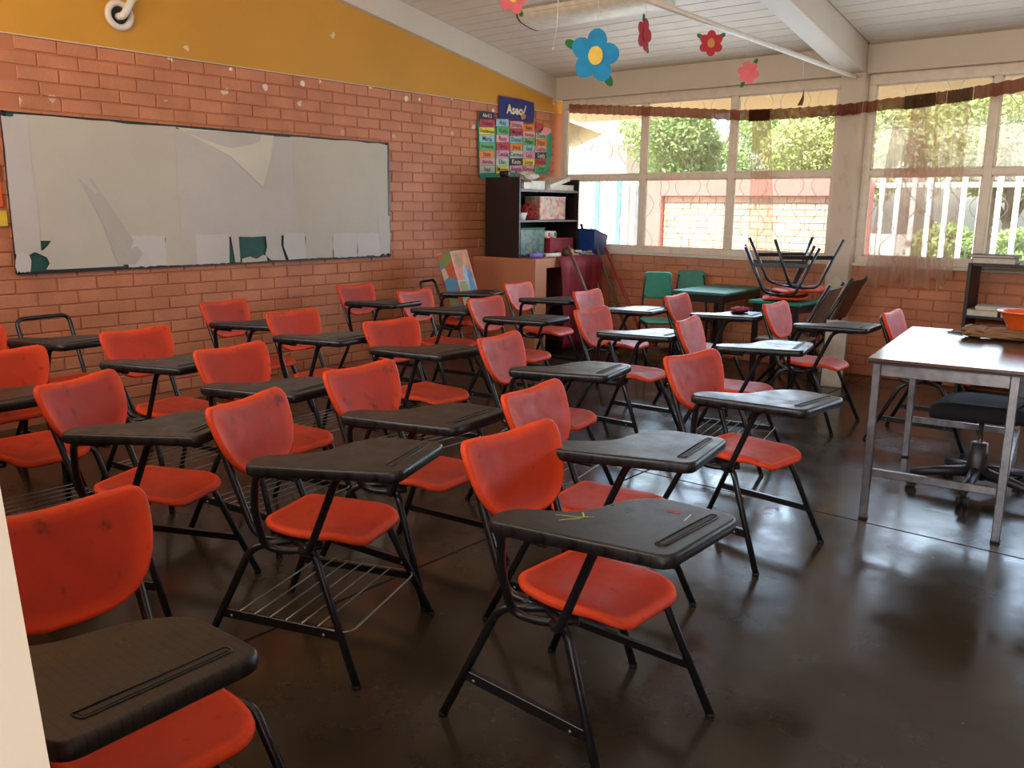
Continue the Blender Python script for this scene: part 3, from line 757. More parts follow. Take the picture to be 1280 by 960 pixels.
COLS = [
 (6.662, 6.889, 2.375, 1.780, [('k', 'Abril 2'), ('r', 'Nancy'), ('y', 'Guadalupe'), ('b', 'Maria'), ('g', 'Armando'), ('o', 'Jose'), ('p', 'Alondra'), ('w', 'Ivan')]),
 (6.917, 7.115, 2.325, 1.785, [('b', 'Ana'), ('g', 'Karla'), ('p', 'Rosy'), ('r', 'Silvia'), ('m', 'Camila'), ('w', 'Elian'), ('y', 'Marina')]),
 (7.132, 7.338, 2.320, 1.800, [('p', 'Johana'), ('r', 'Miguel'), ('b', 'Daniel'), ('o', 'Jesus'), ('w', 'Carmen'), ('k', 'Kevin'), ('m', 'Angela')]),
 (7.346, 7.545, 2.305, 1.810, [('o', 'Juan'), ('p', 'Vanessa'), ('g', 'Adan'), ('b', 'Saul'), ('m', 'Luis'), ('y', 'Jorge'), ('m', 'Ximena')]),
 (7.560, 7.752, 2.232, 1.828, [('w', 'David'), ('o', 'Edgar'), ('p', 'Lupita'), ('k', 'Lesly'), ('r', 'Pedro'), ('g', 'Omar')]),
]
for ci, (u0, u1, v1, v0, cards) in enumerate(COLS):
    n = len(cards); hh = (v1-v0)/n
    for k, (c, nm) in enumerate(cards):
        d = rg.uniform(-.006, .006); a = v1-hh*k-.003; b = v1-hh*(k+1)+.001
        cd = cpart('name_card', MB().prism([(u0+d, b), (u0+d+.002, a), (u1+d, a+.012), (u1+d, b+.012)][::-1], lambda u, v, w: (XL+.013+w+.0006*(k % 2), u, v), .002), PM[c])
        me = text_mesh(nm, .064 if len(nm) < 7 else .050, M['chalkink'] if c == 'k' else M['ink'], .0006)
        t = link('lettering', me, cd); t.matrix_local = Matrix(((0, 0, 1, XL+.0172), (1, 0, 0, (u0+u1)/2+d), (0, 1, 0, (a+b)/2+.004), (0, 0, 0, 1)))
cpart('name_card', MB().prism([(7.64, 2.238), (7.70, 2.30), (7.83, 2.285), (7.80, 2.24), (7.74, 2.215)][::-1], lambda u, v, w: (XL+.020+w, u, v), .003), PM['p'])
cpart('name_card', MB().prism([(7.58, 2.27), (7.66, 2.27), (7.70, 2.33), (7.58, 2.345)][::-1], lambda u, v, w: (XL+.004+w, u, v), .002), PM['r'])
# navy title sign: Aseo, with a broom
sg = thing('title_sign', 'navy blue sign lettered Aseo above the name chart', 'sign', (XL+.02, 7.24, 2.43))
MB().prism([(-.277, -.105), (-.270, .122), (.10, .118), (.285, .105), (.300, 0), (.275, -.108), (.0, -.10)][::-1], lambda u, v, w: (w+.004*sin(9*u)-.002, u, v), .004).build('navy_card', M['navy'], sg)
me = text_mesh('Aseo', .125, M['chalkink'], .004)
t = link('lettering', me, sg); t.matrix_local = Matrix(((0, 0, 1, .010), (1, 0, 0, -.035), (0, 1, 0, .0), (0, 0, 0, 1)))
MB().prism([(.085, -.05), (.098, -.055), (.150, .055), (.138, .062)][::-1], lambda u, v, w: (.008+w, u, v), .003).build('broom_handle', M['chalkink'], sg)
MB().prism([(.055, -.045), (.075, -.085), (.135, -.07), (.145, -.035), (.10, -.02)][::-1], lambda u, v, w: (.0085+w, u, v), .003).build('broom_head', M['orangef'], sg)

# ================================================================= COUNTER, CABINET, CORNER CLUTTER
ct = thing('masonry_counter', 'salmon plastered masonry counter with a dark opening in the left corner', 'counter', (-5.6, 7.2, 0))
off = (5.6, -7.2, 0)
m = MB(); m.bx(XL+.005, -5.194, 6.60, 6.775, 0, .962); m.build('end_pier', M['counter'], ct, off)
m = MB(); m.bx(XL+.005, -5.194, 6.775, YB-.04, .872, .962); m.build('slab_top', M['counter'], ct, off)
MB().bx(XL+.005, -5.194, 7.72, YB-.04, 0, .872).build('wall_pier', M['counter'], ct, off)
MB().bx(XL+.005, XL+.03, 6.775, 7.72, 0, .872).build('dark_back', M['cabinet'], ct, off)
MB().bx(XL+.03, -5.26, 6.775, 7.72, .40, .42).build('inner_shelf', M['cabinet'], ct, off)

CZ = .962; X0, X1 = -5.86, -5.42
cb = thing('open_cabinet', 'black open fronted cabinet standing on the masonry counter', 'cabinet', (-5.64, 7.12, CZ))
off = (5.64, -7.12, -CZ)
def cp(name, mb, mat): return mb.build(name, mat, cb, off)
cp('side_panel', MB().bbox((-5.64, 6.632, 1.349), (.44, .022, .774), .003), M['cabinet'])
cp('side_panel', MB().bbox((-5.64, 7.600, 1.349), (.44, .022, .774), .003), M['cabinet'])
cp('back_panel', MB().bx(X0, X0+.012, 6.644, 7.588, CZ+.003, 1.735), M['cabinet'])
cp('shelf', MB().bx(X0+.012, X1-.004, 6.644, 7.588, 1.600, 1.622), M['cabinet'])
cp('shelf', MB().bx(X0+.012, X1-.01, 6.644, 7.588, 1.308, 1.326), M['cabinet'])
cp('shelf', MB().bx(X0+.012, X1-.01, 6.644, 7.588, CZ+.004, CZ+.022), M['cabinet'])
cp('edge_strip', MB().bx(X1-.004, X1+.001, 6.644, 7.588, 1.600, 1.622), M['cabedge'])
cp('edge_strip', MB().bx(X1-.010, X1-.005, 6.644, 7.588, 1.308, 1.326), M['cabedge'])
# on the cabinet shelves
GP = m_picture('pastel_striped_print', [(.60, .27, .22), (.62, .40, .22), (.34, .40, .26), (.58, .38, .30), (.48, .16, .18)], 26, 3.1)
b = thing('printed_box', 'pastel printed box on the middle shelf of the black cabinet', 'box', (-5.55, 7.20, 1.3265))
MB().bbox((0, 0, .112), (.20, .43, .222), .006).build('carton', GP, b); MB().bbox((0, 0, .226), (.204, .434, .012), .003).build('lid_rim', M['bookwhite'], b)
GG = m_picture('green_mottled_print', [(.025, .08, .055), (.045, .12, .08), (.07, .15, .10), (.02, .055, .045), (.13, .14, .09)], 34, 1.3)
b = thing('patterned_box', 'green mottled box on the bottom shelf of the black cabinet', 'box', (-5.56, 6.85, CZ+.0225))
MB().bbox((0, 0, .128), (.26, .385, .256), .006).build('carton', GG, b); MB().bbox((0, 0, .262), (.266, .392, .012), .003).build('lid_rim', M['leafgreen'], b)
b = thing('red_box', 'flat crimson box beside the green mottled box', 'box', (-5.53, 7.27, CZ+.0225))
MB().bbox((0, 0, .075), (.30, .40, .15), .005).build('carton', M['redcloth'], b); MB().bbox((0, 0, .155), (.306, .406, .010), .003).build('lid_rim', M['red'], b)
for k, (y, mt, lb) in enumerate(((7.10, 'red', 'rolled paper tube with a red end on the crimson box'), (7.20, 'leafgreen', 'rolled paper tube with a green end on the crimson box'))):
    b = thing('paper_roll', lb, 'paper roll', (-5.52, y, CZ+.1825+.037), 0.0, 'rolls in the cabinet')
    MB().tube([(-.16, -.03, 0), (.10, 0, 0)], .035, 14).build('roll', M['bookwhite'], b); MB().tube([(.099, 0, 0), (.103, 0, 0)], .024, 14).build('core', M[mt], b)
b = thing('red_tinsel', 'tangle of red tinsel strips on the middle cabinet shelf', 'tinsel', (-5.52, 6.87, 1.3265))
m = MB(); rt = random.Random(5)
for k in range(70):
    p = [Vector((rt.uniform(-.06, .07), rt.uniform(-.12, .12), rt.uniform(.004, .16))) for _ in range(3)]
    m.tube(fillet(p, .08, 3), .0035, 4)
tag(m.build('strips', M['red'], b), kind='stuff')
m = MB().lathe([(.03, .0), (.055, .0), (.075, .07), (.07, .072), (.05, .01)], 18); m.build('paper_cup', M['bookwhite'], b, (.04, -.17, .001))
# books on the cabinet
def book(label, loc, size, rz, cover, group, tilt=None):
    o = thing('book', label, 'book', loc, rz, group); L, W, T = size
    MB().bx(-L/2, L/2, -W/2, W/2, 0, .004).bx(-L/2, L/2, -W/2, W/2, T-.004, T).bx(-L/2, -L/2+.004, -W/2, W/2, .004, T-.004).build('cover', M[cover], o)
    MB().bx(-L/2+.004, L/2-.006, -W/2+.005, W/2-.005, .004, T-.004).build('pages', M['bookwhite'], o)
    if tilt: o.rotation_euler = (tilt, 0, rz)
    return o
gB = 'books on top of the black cabinet'
book('thick pale book lying flat on the cabinet top', (-5.60, 7.33, 1.6225), (.30, .46, .055), 0, 'bookwhite', gB)
book('pale open paged book slanting on the cabinet top', (-5.58, 7.30, 1.679), (.28, .40, .04), .10, 'bookwhite', gB, tilt=radians(13))
book('red covered book at the near end of the cabinet top', (-5.55, 6.75, 1.6225), (.24, .17, .07), .2, 'red', gB)
book('cream stack book beside the red one on the cabinet top', (-5.58, 6.97, 1.6225), (.26, .20, .085), -.1, 'bookwhite', gB)
b = thing('crumpled_bag', 'crumpled pale plastic bag among the books on the cabinet', 'bag', (-5.60, 6.96, 1.708))
def blob(sx, sy, sz, seed, n=14, r=8, jag=.25):
    rr = random.Random(seed); rows = []
    for i in range(r+1):
        a = pi*i/r; row = []
        for k in range(n):
            j = 1+rr.uniform(-jag, jag)*(1 if 0 < i < r else 0)
            row.append(Vector((sx*sin(a)*cos(2*pi*k/n)*j, sy*sin(a)*sin(2*pi*k/n)*j, sz*(1-cos(a))/2*(1+rr.uniform(-jag, jag)*.5*(i/r)))))
        row.append(row[0]); rows.append(row)
    return MB().grid(rows, False)
blob(.09, .13, .09, 4, jag=.3).build('crumpled_film', M['bookwhite'], b)
b = thing('black_tape_roll', 'black rounded bundle on the near corner of the cabinet', 'roll', (-5.63, 6.655, 1.7365))
MB().tube([(-.05, 0, .03), (.06, .0, .03)], .03, 14).build('bundle', M['rubber'], b); MB().tube([(.058, 0, .03), (.062, 0, .03)], .014, 12).build('core', M['cabedge'], b)

# clutter along the counter edge
b = thing('purple_tube', 'purple paper tube lying at the front of the counter', 'paper roll', (-5.30, 6.72, CZ+.0275))
MB().tube([(.0, -.10, 0), (.0, .10, .0)], .026, 14).build('tube', M['purple'], b); MB().tube([(0, -.103, 0), (0, -.099, 0)], .018, 12).build('core', M['rubber'], b)
b = thing('white_tube', 'white rolled sheet on the counter next to the purple tube', 'paper roll', (-5.30, 7.02, CZ+.0225), .06)
MB().tube([(0, -.15, 0), (0, .12, 0)], .021, 14).build('tube', M['bookwhite'], b); MB().tube([(0, -.153, 0), (0, -.149, 0)], .013, 12).build('core', M['cabedge'], b)
b = thing('blue_box', 'slanted blue plastic box on the counter beside the cabinet', 'box', (-5.36, 7.735, CZ+.001), 0)
m = MB(); m.add([(-.13, -.10, 0), (.13, -.10, 0), (.13, .10, 0), (-.13, .10, 0), (-.13, -.13, .27), (.15, -.13, .27), (.15, .12, .20), (-.13, .12, .20)], [(0, 3, 2, 1), (0, 1, 5, 4), (1, 2, 6, 5), (2, 3, 7, 6), (3, 0, 4, 7)])
m.add([(-.11, -.11, .262), (.13, -.11, .262), (.13, .10, .192), (-.11, .10, .192)], [(0, 1, 2, 3)]); m.build('box_shell', M['blue'], b)
MB().tube([(-.13, -.13, .27), (.15, -.13, .27), (.15, .12, .20), (-.13, .12, .20)], .006, 6, closed=True).build('rim', M['blue'], b)
b = thing('paper_scraps', 'heap of cream paper scraps on the counter edge', 'paper', (-5.27, 7.42, CZ+.001))
m = MB(); rt = random.Random(8)
for k in range(26):
    c = Vector((rt.uniform(-.05, .05), rt.uniform(-.2, .2), rt.uniform(.004, .05))); R = Matrix.Rotation(rt.uniform(0, 3), 3, 'Z') @ Matrix.Rotation(rt.uniform(-.7, .7), 3, 'X')
    m.box(c, (rt.uniform(.03, .09), rt.uniform(.02, .05), .002), R=R)
tag(m.build('scraps', M['bookwhite'], b), kind='stuff')
# red cloth hanging over the end of the counter
b = thing('red_cloth', 'crimson cloth hanging in folds over the front of the counter', 'cloth', (-5.17, 7.32, 0))
rows = []
for i in range(15):
    t = i/14; row = []
    for k in range(49):
        q = k/48; y = 6.93+.70*q-7.32+.03*t*(1-q); z = .972 if i == 0 else .972-.90*t
        x = .012+(.012+.020*t)*(1+sin(q*13+1.2*sin(3*t)+.8*sin(q*31)))+.01*sin(q*7) if i else -.03
        row.append((x, y, z))
    rows.append(row)
o = MB().grid(rows).build('hanging_fabric', M['redcloth'], b); sm = o.modifiers.new('thickness', 'SOLIDIFY'); sm.thickness = .004
# brooms leaning in the corner
def stick(label, a, b_, r, mat, head):
    a, b_ = Vector(a), Vector(b_); o = thing('broom', label, 'broom', (b_.x, b_.y, 0), 0, 'brooms leaning in the corner')
    A_ = a-Vector((b_.x, b_.y, 0)); B_ = b_-Vector((b_.x, b_.y, 0)); d = (A_-B_).normalized()
    MB().tube([B_+d*.16, A_], r, 10).build('handle', M[mat], o)
    if head == 'straw':
        MB().tube([B_+d*.24, B_+d*.12, B_+d*.01], [.018, .045, .075], 12).build('bristles', M['straw'], o)
        MB().tube([B_+d*.26, B_+d*.20], [.016, .026], 12).build('binding', M['redcloth'], o)
    else:
        MB().bbox(B_+d*.13, (.26, .06, .05), .008).build('head', M[mat], o); m = MB()
        for k in range(40): m.tube([B_+d*.11+Vector((-.12+.24*(k % 20)/19, -.02 if k < 20 else .02, 0)), B_+Vector((-.13+.26*(k % 20)/19, -.03 if k < 20 else .03, .004))], .005, 4)
        tag(m.build('bristles', M['straw'], o), kind='stuff')
stick('thin brown broomstick leaning highest against the window corner', (-5.45, 7.70, 1.28), (-4.80, 7.45, .03), .015, 'stick', 'straw')
stick('brown broomstick with blunt end, just right of the highest one', (-5.33, 7.70, 1.22), (-4.70, 7.62, .03), .016, 'stick', 'brush')
stick('red broomstick leaning lowest toward the green chairs', (-5.13, 7.70, 1.04), (-4.40, 7.45, .03), .016, 'redstick', 'brush')
stick('brown mop stick slanting across the red cloth', (-5.13, 7.03, 1.08), (-4.55, 7.02, .03), .016, 'stick', 'straw')
b = thing('round_drum', 'small round brown drum at the top of the mop stick', 'drum', (-5.26, 7.22, CZ+.045))
MB().tube([(-.05, 0, 0), (.05, -.01, 0)], .042, 18).build('shell', M['brownwood'], b); MB().tube([(.049, -.01, 0), (.054, -.01, 0)], .036, 18).build('skin', M['orangef'], b)

# picture box carried by the bare chair
PB = m_picture('bright_printed_cover', [(.62, .12, .05), (.70, .30, .12), (.22, .26, .06), (.10, .26, .42), (.60, .50, .36), (.55, .10, .04)], 7.0, 2.2)
b = thing('picture_box', 'picture covered box leaning back on the bare tube chair by the counter', 'box', (-5.44, 5.93, .440), radians(20))
Rb = Matrix.Rotation(radians(17), 3, 'Y').inverted()
Rb = Matrix.Rotation(radians(-17), 3, 'Y')
MB().bbox(Rb @ Vector((0, 0, .30))+Vector((0, 0, .028)), (.13, .40, .60), .006, Rb).build('carton', PB, b)
def onbox(u, v, w): return tuple(Rb @ Vector((.0655+w, u, v+.0))+Vector((0, 0, .028)))
def shape(name, pts, col, w=.001): return MB().prism(pts, lambda u, v, q: onbox(u, v, w+q), .002).build(name, simple('print_'+name, col, .45, var=.2, scale=20), b)
shape('cream_border', [(-.195, .01), (.195, .01), (.195, .59), (-.195, .59)], (.60, .46, .32), .0005)
shape('orange_field', [(-.18, .32), (.18, .32), (.18, .58), (-.18, .58)], (.66, .20, .09), .0012)
shape('olive_field', [(-.18, .02), (0, .02), (0, .31), (-.18, .31)], (.24, .27, .08), .0014)
shape('blue_figure', rounded([(.02, .02), (.17, .02), (.18, .22), (.15, .30), (.165, .38), (.12, .43), (.07, .40), (.06, .32), (.02, .24)], .03, 3), (.09, .22, .36), .002)
shape('pale_figure', rounded([(-.02, .27), (.04, .27), (.05, .42), (.02, .47), (-.03, .40)], .02, 3), (.28, .48, .62), .003)
shape('brown_round', rounded([(-.11, .44), (-.05, .43), (.0, .48), (-.02, .56), (-.09, .57), (-.13, .51)], .03, 3), (.34, .19, .07), .002)
shape('tan_round', rounded([(.03, .46), (.09, .44), (.14, .47), (.13, .56), (.06, .57)], .03, 3), (.62, .30, .14), .002)

# ================================================================= GREEN TABLES, UPTURNED CHAIRS
def table(name, label, x, y, rz, L, W, H, mat, leg):
    t = thing(name, label, 'table', (x, y, 0), rz)
    MB().bbox((0, 0, H-.013), (L, W, .026), .006).build('tabletop', M[mat], t)
    MB().bx(-L/2+.04, L/2-.04, -W/2+.03, -W/2+.045, H-.09, H-.026).bx(-L/2+.04, L/2-.04, W/2-.045, W/2-.03, H-.09, H-.026).bx(-L/2+.03, -L/2+.045, -W/2+.04, W/2-.04, H-.09, H-.026).bx(L/2-.045, L/2-.03, -W/2+.04, W/2-.04, H-.09, H-.026).build('apron', M[leg], t)
    for sx in (-1, 1):
        for sy in (-1, 1): MB().bbox((sx*(L/2-.05), sy*(W/2-.05), (H-.026)/2), (.042, .042, H-.026), .004).build('leg', M[leg], t)
    return t
table('green_table', 'worn green topped table with dark legs under the middle window', -3.62, 7.32, radians(3), .50, .92, .745, 'green', 'black')
table('green_table', 'small green table carrying the upturned orange chairs', -2.93, 7.18, radians(-4), .46, .46, .70, 'greench', 'black')
def plain_chair(name, label, x, y, rz, mat, group=None):
    t = thing(name, label, 'chair', (x, y, 0), rz, group)
    MB().plate(rounded([(.19, -.18), (.19, .18), (-.18, .18), (-.18, -.18)], .05, 4), .022, lambda a, b, w: (a, b, .43+w), center=(0, 0)).build('seat', M[mat], t)
    MB().plate(rounded([(-.135, .62), (.135, .62), (.135, .865), (-.135, .865)], .045, 4), .024, lambda a, b, w: (-.205-(b-.6)*.16+w, a, b), center=(0, .745)).build('backrest', M[mat], t)
    for s in (-1, 1):
        MB().tube(fillet([(-.25, s*.175, .004), (-.185, s*.165, .42), (-.236, s*.115, .82)], .08, 5), .011, 8).build('leg', M['black'], t)
        MB().tube(fillet([(.21, s*.175, .004), (.17, s*.165, .40), (-.18, s*.165, .41)], .04, 5), .011, 8).build('leg', M['black'], t)
    MB().tube([(.18, -.17, .20), (.18, .17, .20)], .008, 8).build('stretcher', M['black'], t); MB().tube([(-.21, -.17, .20), (-.21, .17, .20)], .008, 8).build('stretcher', M['black'], t)
    return t
plain_chair('green_chair', 'green school chair left of the green table', -4.06, 7.06, radians(-48), 'greench', 'green school chairs')
plain_chair('green_chair', 'green school chair behind the green table, close to the window wall', -3.98, 7.50, radians(-55), 'greench', 'green school chairs')
def upturned(label, x, y, zt, deg):
    t = thing('upturned_chair', label, 'chair', (x, y, zt), 0, 'upturned chairs on the small green table')
    t.rotation_euler = (pi, 0, radians(deg))
    def p(n, k): return link(n, MESH[k], t, (0, 0, -.452))
    p('seat', 'seat')
    for n in 'rl': p('leg', 'rear_'+n); p('leg', 'front_'+n); p('stretcher', 'str_'+n)
    p('cross_bar', 'cross_bar'); p('cross_bar', 'cross_bar2')
    return t
upturned('upturned orange chair lying seat down on the small green table', -2.96, 7.17, .702, 25)
upturned('second upturned chair stacked crosswise on the first one', -2.86, 7.20, .770, 48)
def wood_chair(label, x, y, rz):
    t = thing('wooden_chair', label, 'chair', (x, y, 0), rz, 'brown backed chairs beside the green tables')
    MB().bbox((0, 0, .44), (.38, .36, .022), .006).build('seat', M['brownwood'], t)
    R = Matrix.Rotation(radians(-24), 3, 'Y')
    MB().bbox(Vector((-.285, 0, .70)), (.018, .34, .38), .006, R).build('backrest', M['brownwood'], t)
    for s in (-1, 1):
        MB().tube(fillet([(.22, s*.185, .004), (-.12, s*.185, .42), (-.37, s*.185, .90)], .06, 5), .014, 8).build('leg', M['black'], t)
        MB().tube(fillet([(-.24, s*.165, .004), (.0, s*.165, .40), (.17, s*.165, .425)], .06, 5), .012, 8).build('leg', M['black'], t)
    return t
wood_chair('brown plywood chair with reclined back in front of the upturned chairs', -2.72, 6.70, radians(184))
wood_chair('dark reclined chair close to the column, behind the other brown chair', -2.84, 7.61, radians(180))
b = thing('white_board', 'off white panel leaning beside the small green table', 'panel', (-2.50, 7.20, 0), radians(10))
R = Matrix.Rotation(radians(-6), 3, 'X'); MB().bbox(R @ Vector((0, 0, .28))+Vector((0, 0, .002)), (.17, .015, .56), .003, R).build('panel', M['bookwhite'], b)
MB().tube([tuple(R @ Vector(p)) for p in ((-.085, 0, .011), (.085, 0, .011), (.085, 0, .56), (-.085, 0, .56))], .009, 6, closed=True).build('edging', M['cabedge'], b)
b = thing('red_rag', 'crumpled dark red rag on the far end of a tablet', 'cloth', (-2.70, 5.80, .7285))
blob(.06, .075, .045, 12, jag=.28).build('fabric', M['redcloth'], b); blob(.04, .03, .03, 13, jag=.28).build('fold', M['redcloth'], b, (-.06, .05, 0))

# ================================================================= STEEL TABLE, SWIVEL CHAIR, BOWL, BAG
TA = radians(7.5); TH = .785
tt = thing('steel_table', 'scuffed steel framed table with a shiny brown top at the right', 'table', (-1.250, 4.125, 0), TA)
TW, TL = 1.06-.42, 1.31
TW = .60
MB().bbox((TW/2, TL/2, TH-.008), (TW+.04, TL+.04, .016), .003).build('tabletop', M['tabletop'], tt)
MB().bx(-.021, TW+.021, -.021, TL+.021, TH-.024, TH-.0165).build('top_edge', M['topedge'], tt)
def bar(n, a, b_, w=.038): 
    a, b_ = Vector(a), Vector(b_); d = b_-a; R = d.to_track_quat('Z', 'Y').to_matrix()
    MB().bbox((a+b_)/2, (w*.7, w, d.length) if abs(d.z) < .5 else (w, w, d.length), .003, R).build(n, M['steel'], tt)
for x in (.02, TW-.02):
    for y in (.02, TL-.02):
        l = MB().bbox((x, y, (TH-.024)/2+.004), (.036, .036, TH-.032), .003).build('leg', M['steel'], tt)
        MB().bbox((x, y, .006), (.040, .040, .012), .003).build('leg_cap', M['rubber'], l)
for y in (.02, TL-.02): MB().bbox((TW/2, y, TH-.054), (TW-.076, .03, .058), .003).build('apron_rail', M['steel'], tt); MB().bbox((TW/2, y, .235), (TW-.076, .026, .036), .003).build('foot_rail', M['steel'], tt)
for x in (.02, TW-.02): MB().bbox((x, TL/2, TH-.054), (.03, TL-.076, .058), .003).build('apron_rail', M['steel'], tt)
MB().bbox((TW-.02, TL/2, .235), (.026, TL-.076, .036), .003).build('foot_rail', M['steel'], tt)

sw = thing('swivel_chair', 'black swivel chair on castors pushed under the steel table', 'chair', (-.92, 4.94, 0), radians(180))
for k in range(5):
    a = 2*pi*k/5+.35; m = MB(); p = [Vector((.03*cos(a), .03*sin(a), .115)), Vector((.18*cos(a), .18*sin(a), .100)), Vector((.315*cos(a), .315*sin(a), .078))]
    m.tube(p, [.034, .026, .02], 8); arm = m.build('base_arm', M['blackplastic'], sw)
    c = Vector((.305*cos(a), .305*sin(a), .030)); t_ = Vector((-sin(a), cos(a), 0))
    w = MB().tube([c-t_*.026, c-t_*.006], .028, 14).tube([c+t_*.006, c+t_*.026], .028, 14).tube([c+Vector((0, 0, .02)), c+Vector((0, 0, .055))], .012, 8); w.build('castor', M['rubber'], arm)
MB().lathe([(0, .08), (.052, .08), (.050, .12), (.042, .27), (.030, .275), (0, .275)], 20).build('column_sleeve', M['blackplastic'], sw)
MB().lathe([(.014, .26), (.014, .40), (.03, .402), (.03, .425)], 16).build('gas_lift', M['chrome'], sw)
MB().plate(rounded([(.23, -.22), (.23, .22), (-.22, .21), (-.22, -.21)], .09, 5), .085, lambda a, b, w: (a, b, .462+w-.03*(a/.23)**2*(1 if a > 0 else 0)), bev=.035, center=(0, 0)).build('seat', M['fabric'], sw)
MB().bx(-.1, .1, -.1, .1, .40, .425).build('seat_plate', M['blackplastic'], sw)
MB().tube(fillet([(-.12, 0, .41), (-.33, 0, .41), (-.36, 0, .70)], .08, 6), .02, 10).build('back_stem', M['blackplastic'], sw)
MB().plate(rounded([(-.19, .58), (.19, .58), (.18, .90), (-.18, .90)], .09, 5), .06, lambda a, b, w: (-.335+.10*(a/.3)**2-(b-.6)*.12+w, a, b), bev=.026, center=(0, .74)).build('backrest', M['fabric'], sw)

b = thing('paper_bag', 'crumpled brown kraft paper bag lying on the steel table', 'bag', (-.84, 5.25, TH+.0005), radians(20))
blob(.30, .13, .055, 21, 22, 10, .22).build('crumpled_paper', M['kraft'], b)
blob(.08, .10, .065, 25, 14, 8, .25).build('open_mouth', M['kraft'], b, (-.22, .02, 0))
b = thing('orange_bowl', 'bright orange plastic bowl on the kraft paper bag', 'bowl', (-.84, 5.30, TH+.052))
MB().lathe([(0, .0), (.075, .0), (.085, .01), (.122, .088), (.136, .092), (.136, .097), (.116, .095), (.080, .014), (0, .010)], 32).build('bowl_body', M['bowl'], b)
MB().tube([(.136*cos(2*pi*k/32), .136*sin(2*pi*k/32), .094) for k in range(32)], .005, 6, closed=True).build('rolled_rim', M['bowl'], b)
b = thing('pen', 'thin dark pen on the steel table beside the paper bag', 'pen', (-1.17, 5.27, TH+.005), radians(-30))
MB().tube([(-.05, 0, 0), (.05, 0, 0)], .0045, 8).build('barrel', M['topedge'], b); MB().tube([(.05, 0, 0), (.065, 0, 0)], [.0045, .001], 8).build('tip', M['steel'], b)

# low bookcase by the window wall
BX = -1.64
bc = thing('low_bookcase', 'dark open bookcase under the right window', 'bookcase', (BX, 7.70, 0))
MB().bbox((.014, .03, .53), (.028, .34, 1.06), .003).build('side_panel', M['cabinet'], bc)
MB().bbox((1.386, .03, .53), (.028, .34, 1.06), .003).build('side_panel', M['cabinet'], bc)
for z in (1.047, .64, .12): MB().bbox((.70, .03, z), (1.342, .33, .024), .003).build('shelf', M['cabinet'], bc)
gS = 'books on the low bookcase'
book('stack of worn dark books on top of the low bookcase', (-1.47, 7.68, 1.0595), (.30, .24, .045), .06, 'bookgrey', gS)
book('black covered book topping the pile on the low bookcase', (-1.48, 7.68, 1.105), (.33, .24, .022), -.04, 'bookblack', gS)
book('pale book at the right of the pile on the low bookcase', (-1.10, 7.66, 1.0595), (.30, .24, .06), .1, 'bookwhite', gS)
book('grey book on the middle shelf of the low bookcase, left', (-1.50, 7.66, .6525), (.22, .24, .05), .02, 'bookgrey', gS)
book('grey book on the middle shelf of the low bookcase, right', (-1.24, 7.66, .6525), (.25, .24, .045), -.05, 'bookgrey', gS)
book('slanting pale book lying across the two grey ones', (-1.38, 7.66, .7035), (.36, .22, .03), .1, 'bookwhite', gS)

# ================================================================= CURTAINS
CY = YB-.15
KN = [(-5.9, 2.530), (-5.66, 2.522), (-4.6, 2.43), (-3.70, 2.345), (-3.2, 2.335), (-2.76, 2.340), (-1.89, 2.395), (-1.45, 2.445), (-.3, 2.56), (.6, 2.60)]
def sag(x):
    for (a, za), (b_, zb) in zip(KN[:-1], KN[1:]):
        if x <= b_: t = (x-a)/(b_-a); return za+(zb-za)*t
    return KN[-1][1]
rc = random.Random(11)
def drape(x0, x1, b0, b1, folds, amp, zb, nseg=None, rows=12, y0=0.0):
    """cloth hung from the sagging string: top spans x0..x1, foot spans b0..b1"""
    n = nseg or max(16, int(folds*7)); R = []
    ph = [rc.uniform(-.5, .5) for _ in range(40)]
    for i in range(rows+1):
        t = i/rows; row = []
        for k in range(n+1):
            q = k/n; xa, xb = x0+(x1-x0)*q, b0+(b1-b0)*q
            a = 2*pi*folds*q; x = xa+(xb-xa)*t+amp*.5*cos(a*1.0+t)*(.4 if folds > 8 else .1)
            y = CY+y0+amp*sin(a+ph[int(q*39)]*.8)*(1-.25*t)
            zt = sag(xa)-.045; zz = zt+(zb+.05*sin(q*9+folds)+.03*sin(q*23)-zt)*t
            row.append((x, y, zz))
        R.append(row)
    return MB().grid(R)
def ruffle(x0, x1, folds, amp, hgt=.092):
    n = int(folds*6); R = []
    for z in (0, .12, .5, .88, 1.0):
        row = []
        for k in range(n+1):
            q = k/n; x = x0+(x1-x0)*q; a = 2*pi*folds*q+1.3*sin(q*17)
            row.append((x, CY-.03+amp*sin(a)*(1-.3*abs(z-.5)), sag(x)-hgt*z+.004*sin(a*.5)*(1 if z in (0, 1.0) else 0)))
        R.append(row)
    return MB().grid(R)
c1 = thing('sheer_curtain', 'long sheer curtain with brown ruffle across the left window, gathered once', 'curtain', (-4.2, CY, 0), 0, 'sheer window curtains')
o1 = (4.2, -CY, 0)
drape(-5.66, -3.60, -5.60, -3.55, 15, .016, .84).build('sheer_panel', M['sheer'], c1, o1)
drape(-3.62, -3.44, -3.58, -3.30, 7, .014, .80).build('gathered_panel', M['gather'], c1, o1)
drape(-3.46, -2.72, -3.34, -2.66, 6, .016, .80).build('sheer_panel', M['sheer'], c1, o1)
ruffle(-5.68, -3.62, 42, .010).build('ruffle', M['header'], c1, o1)
ruffle(-3.64, -3.44, 18, .026, .10).build('bunched_ruffle', M['header'], c1, o1)
ruffle(-3.46, -2.62, 19, .010).build('ruffle', M['header'], c1, o1)
c2 = thing('sheer_curtain', 'sheer curtain with brown ruffle bunched into dense folds on the right window', 'curtain', (-1.6, CY, 0), 0, 'sheer window curtains')
o2 = (1.6, -CY, 0)
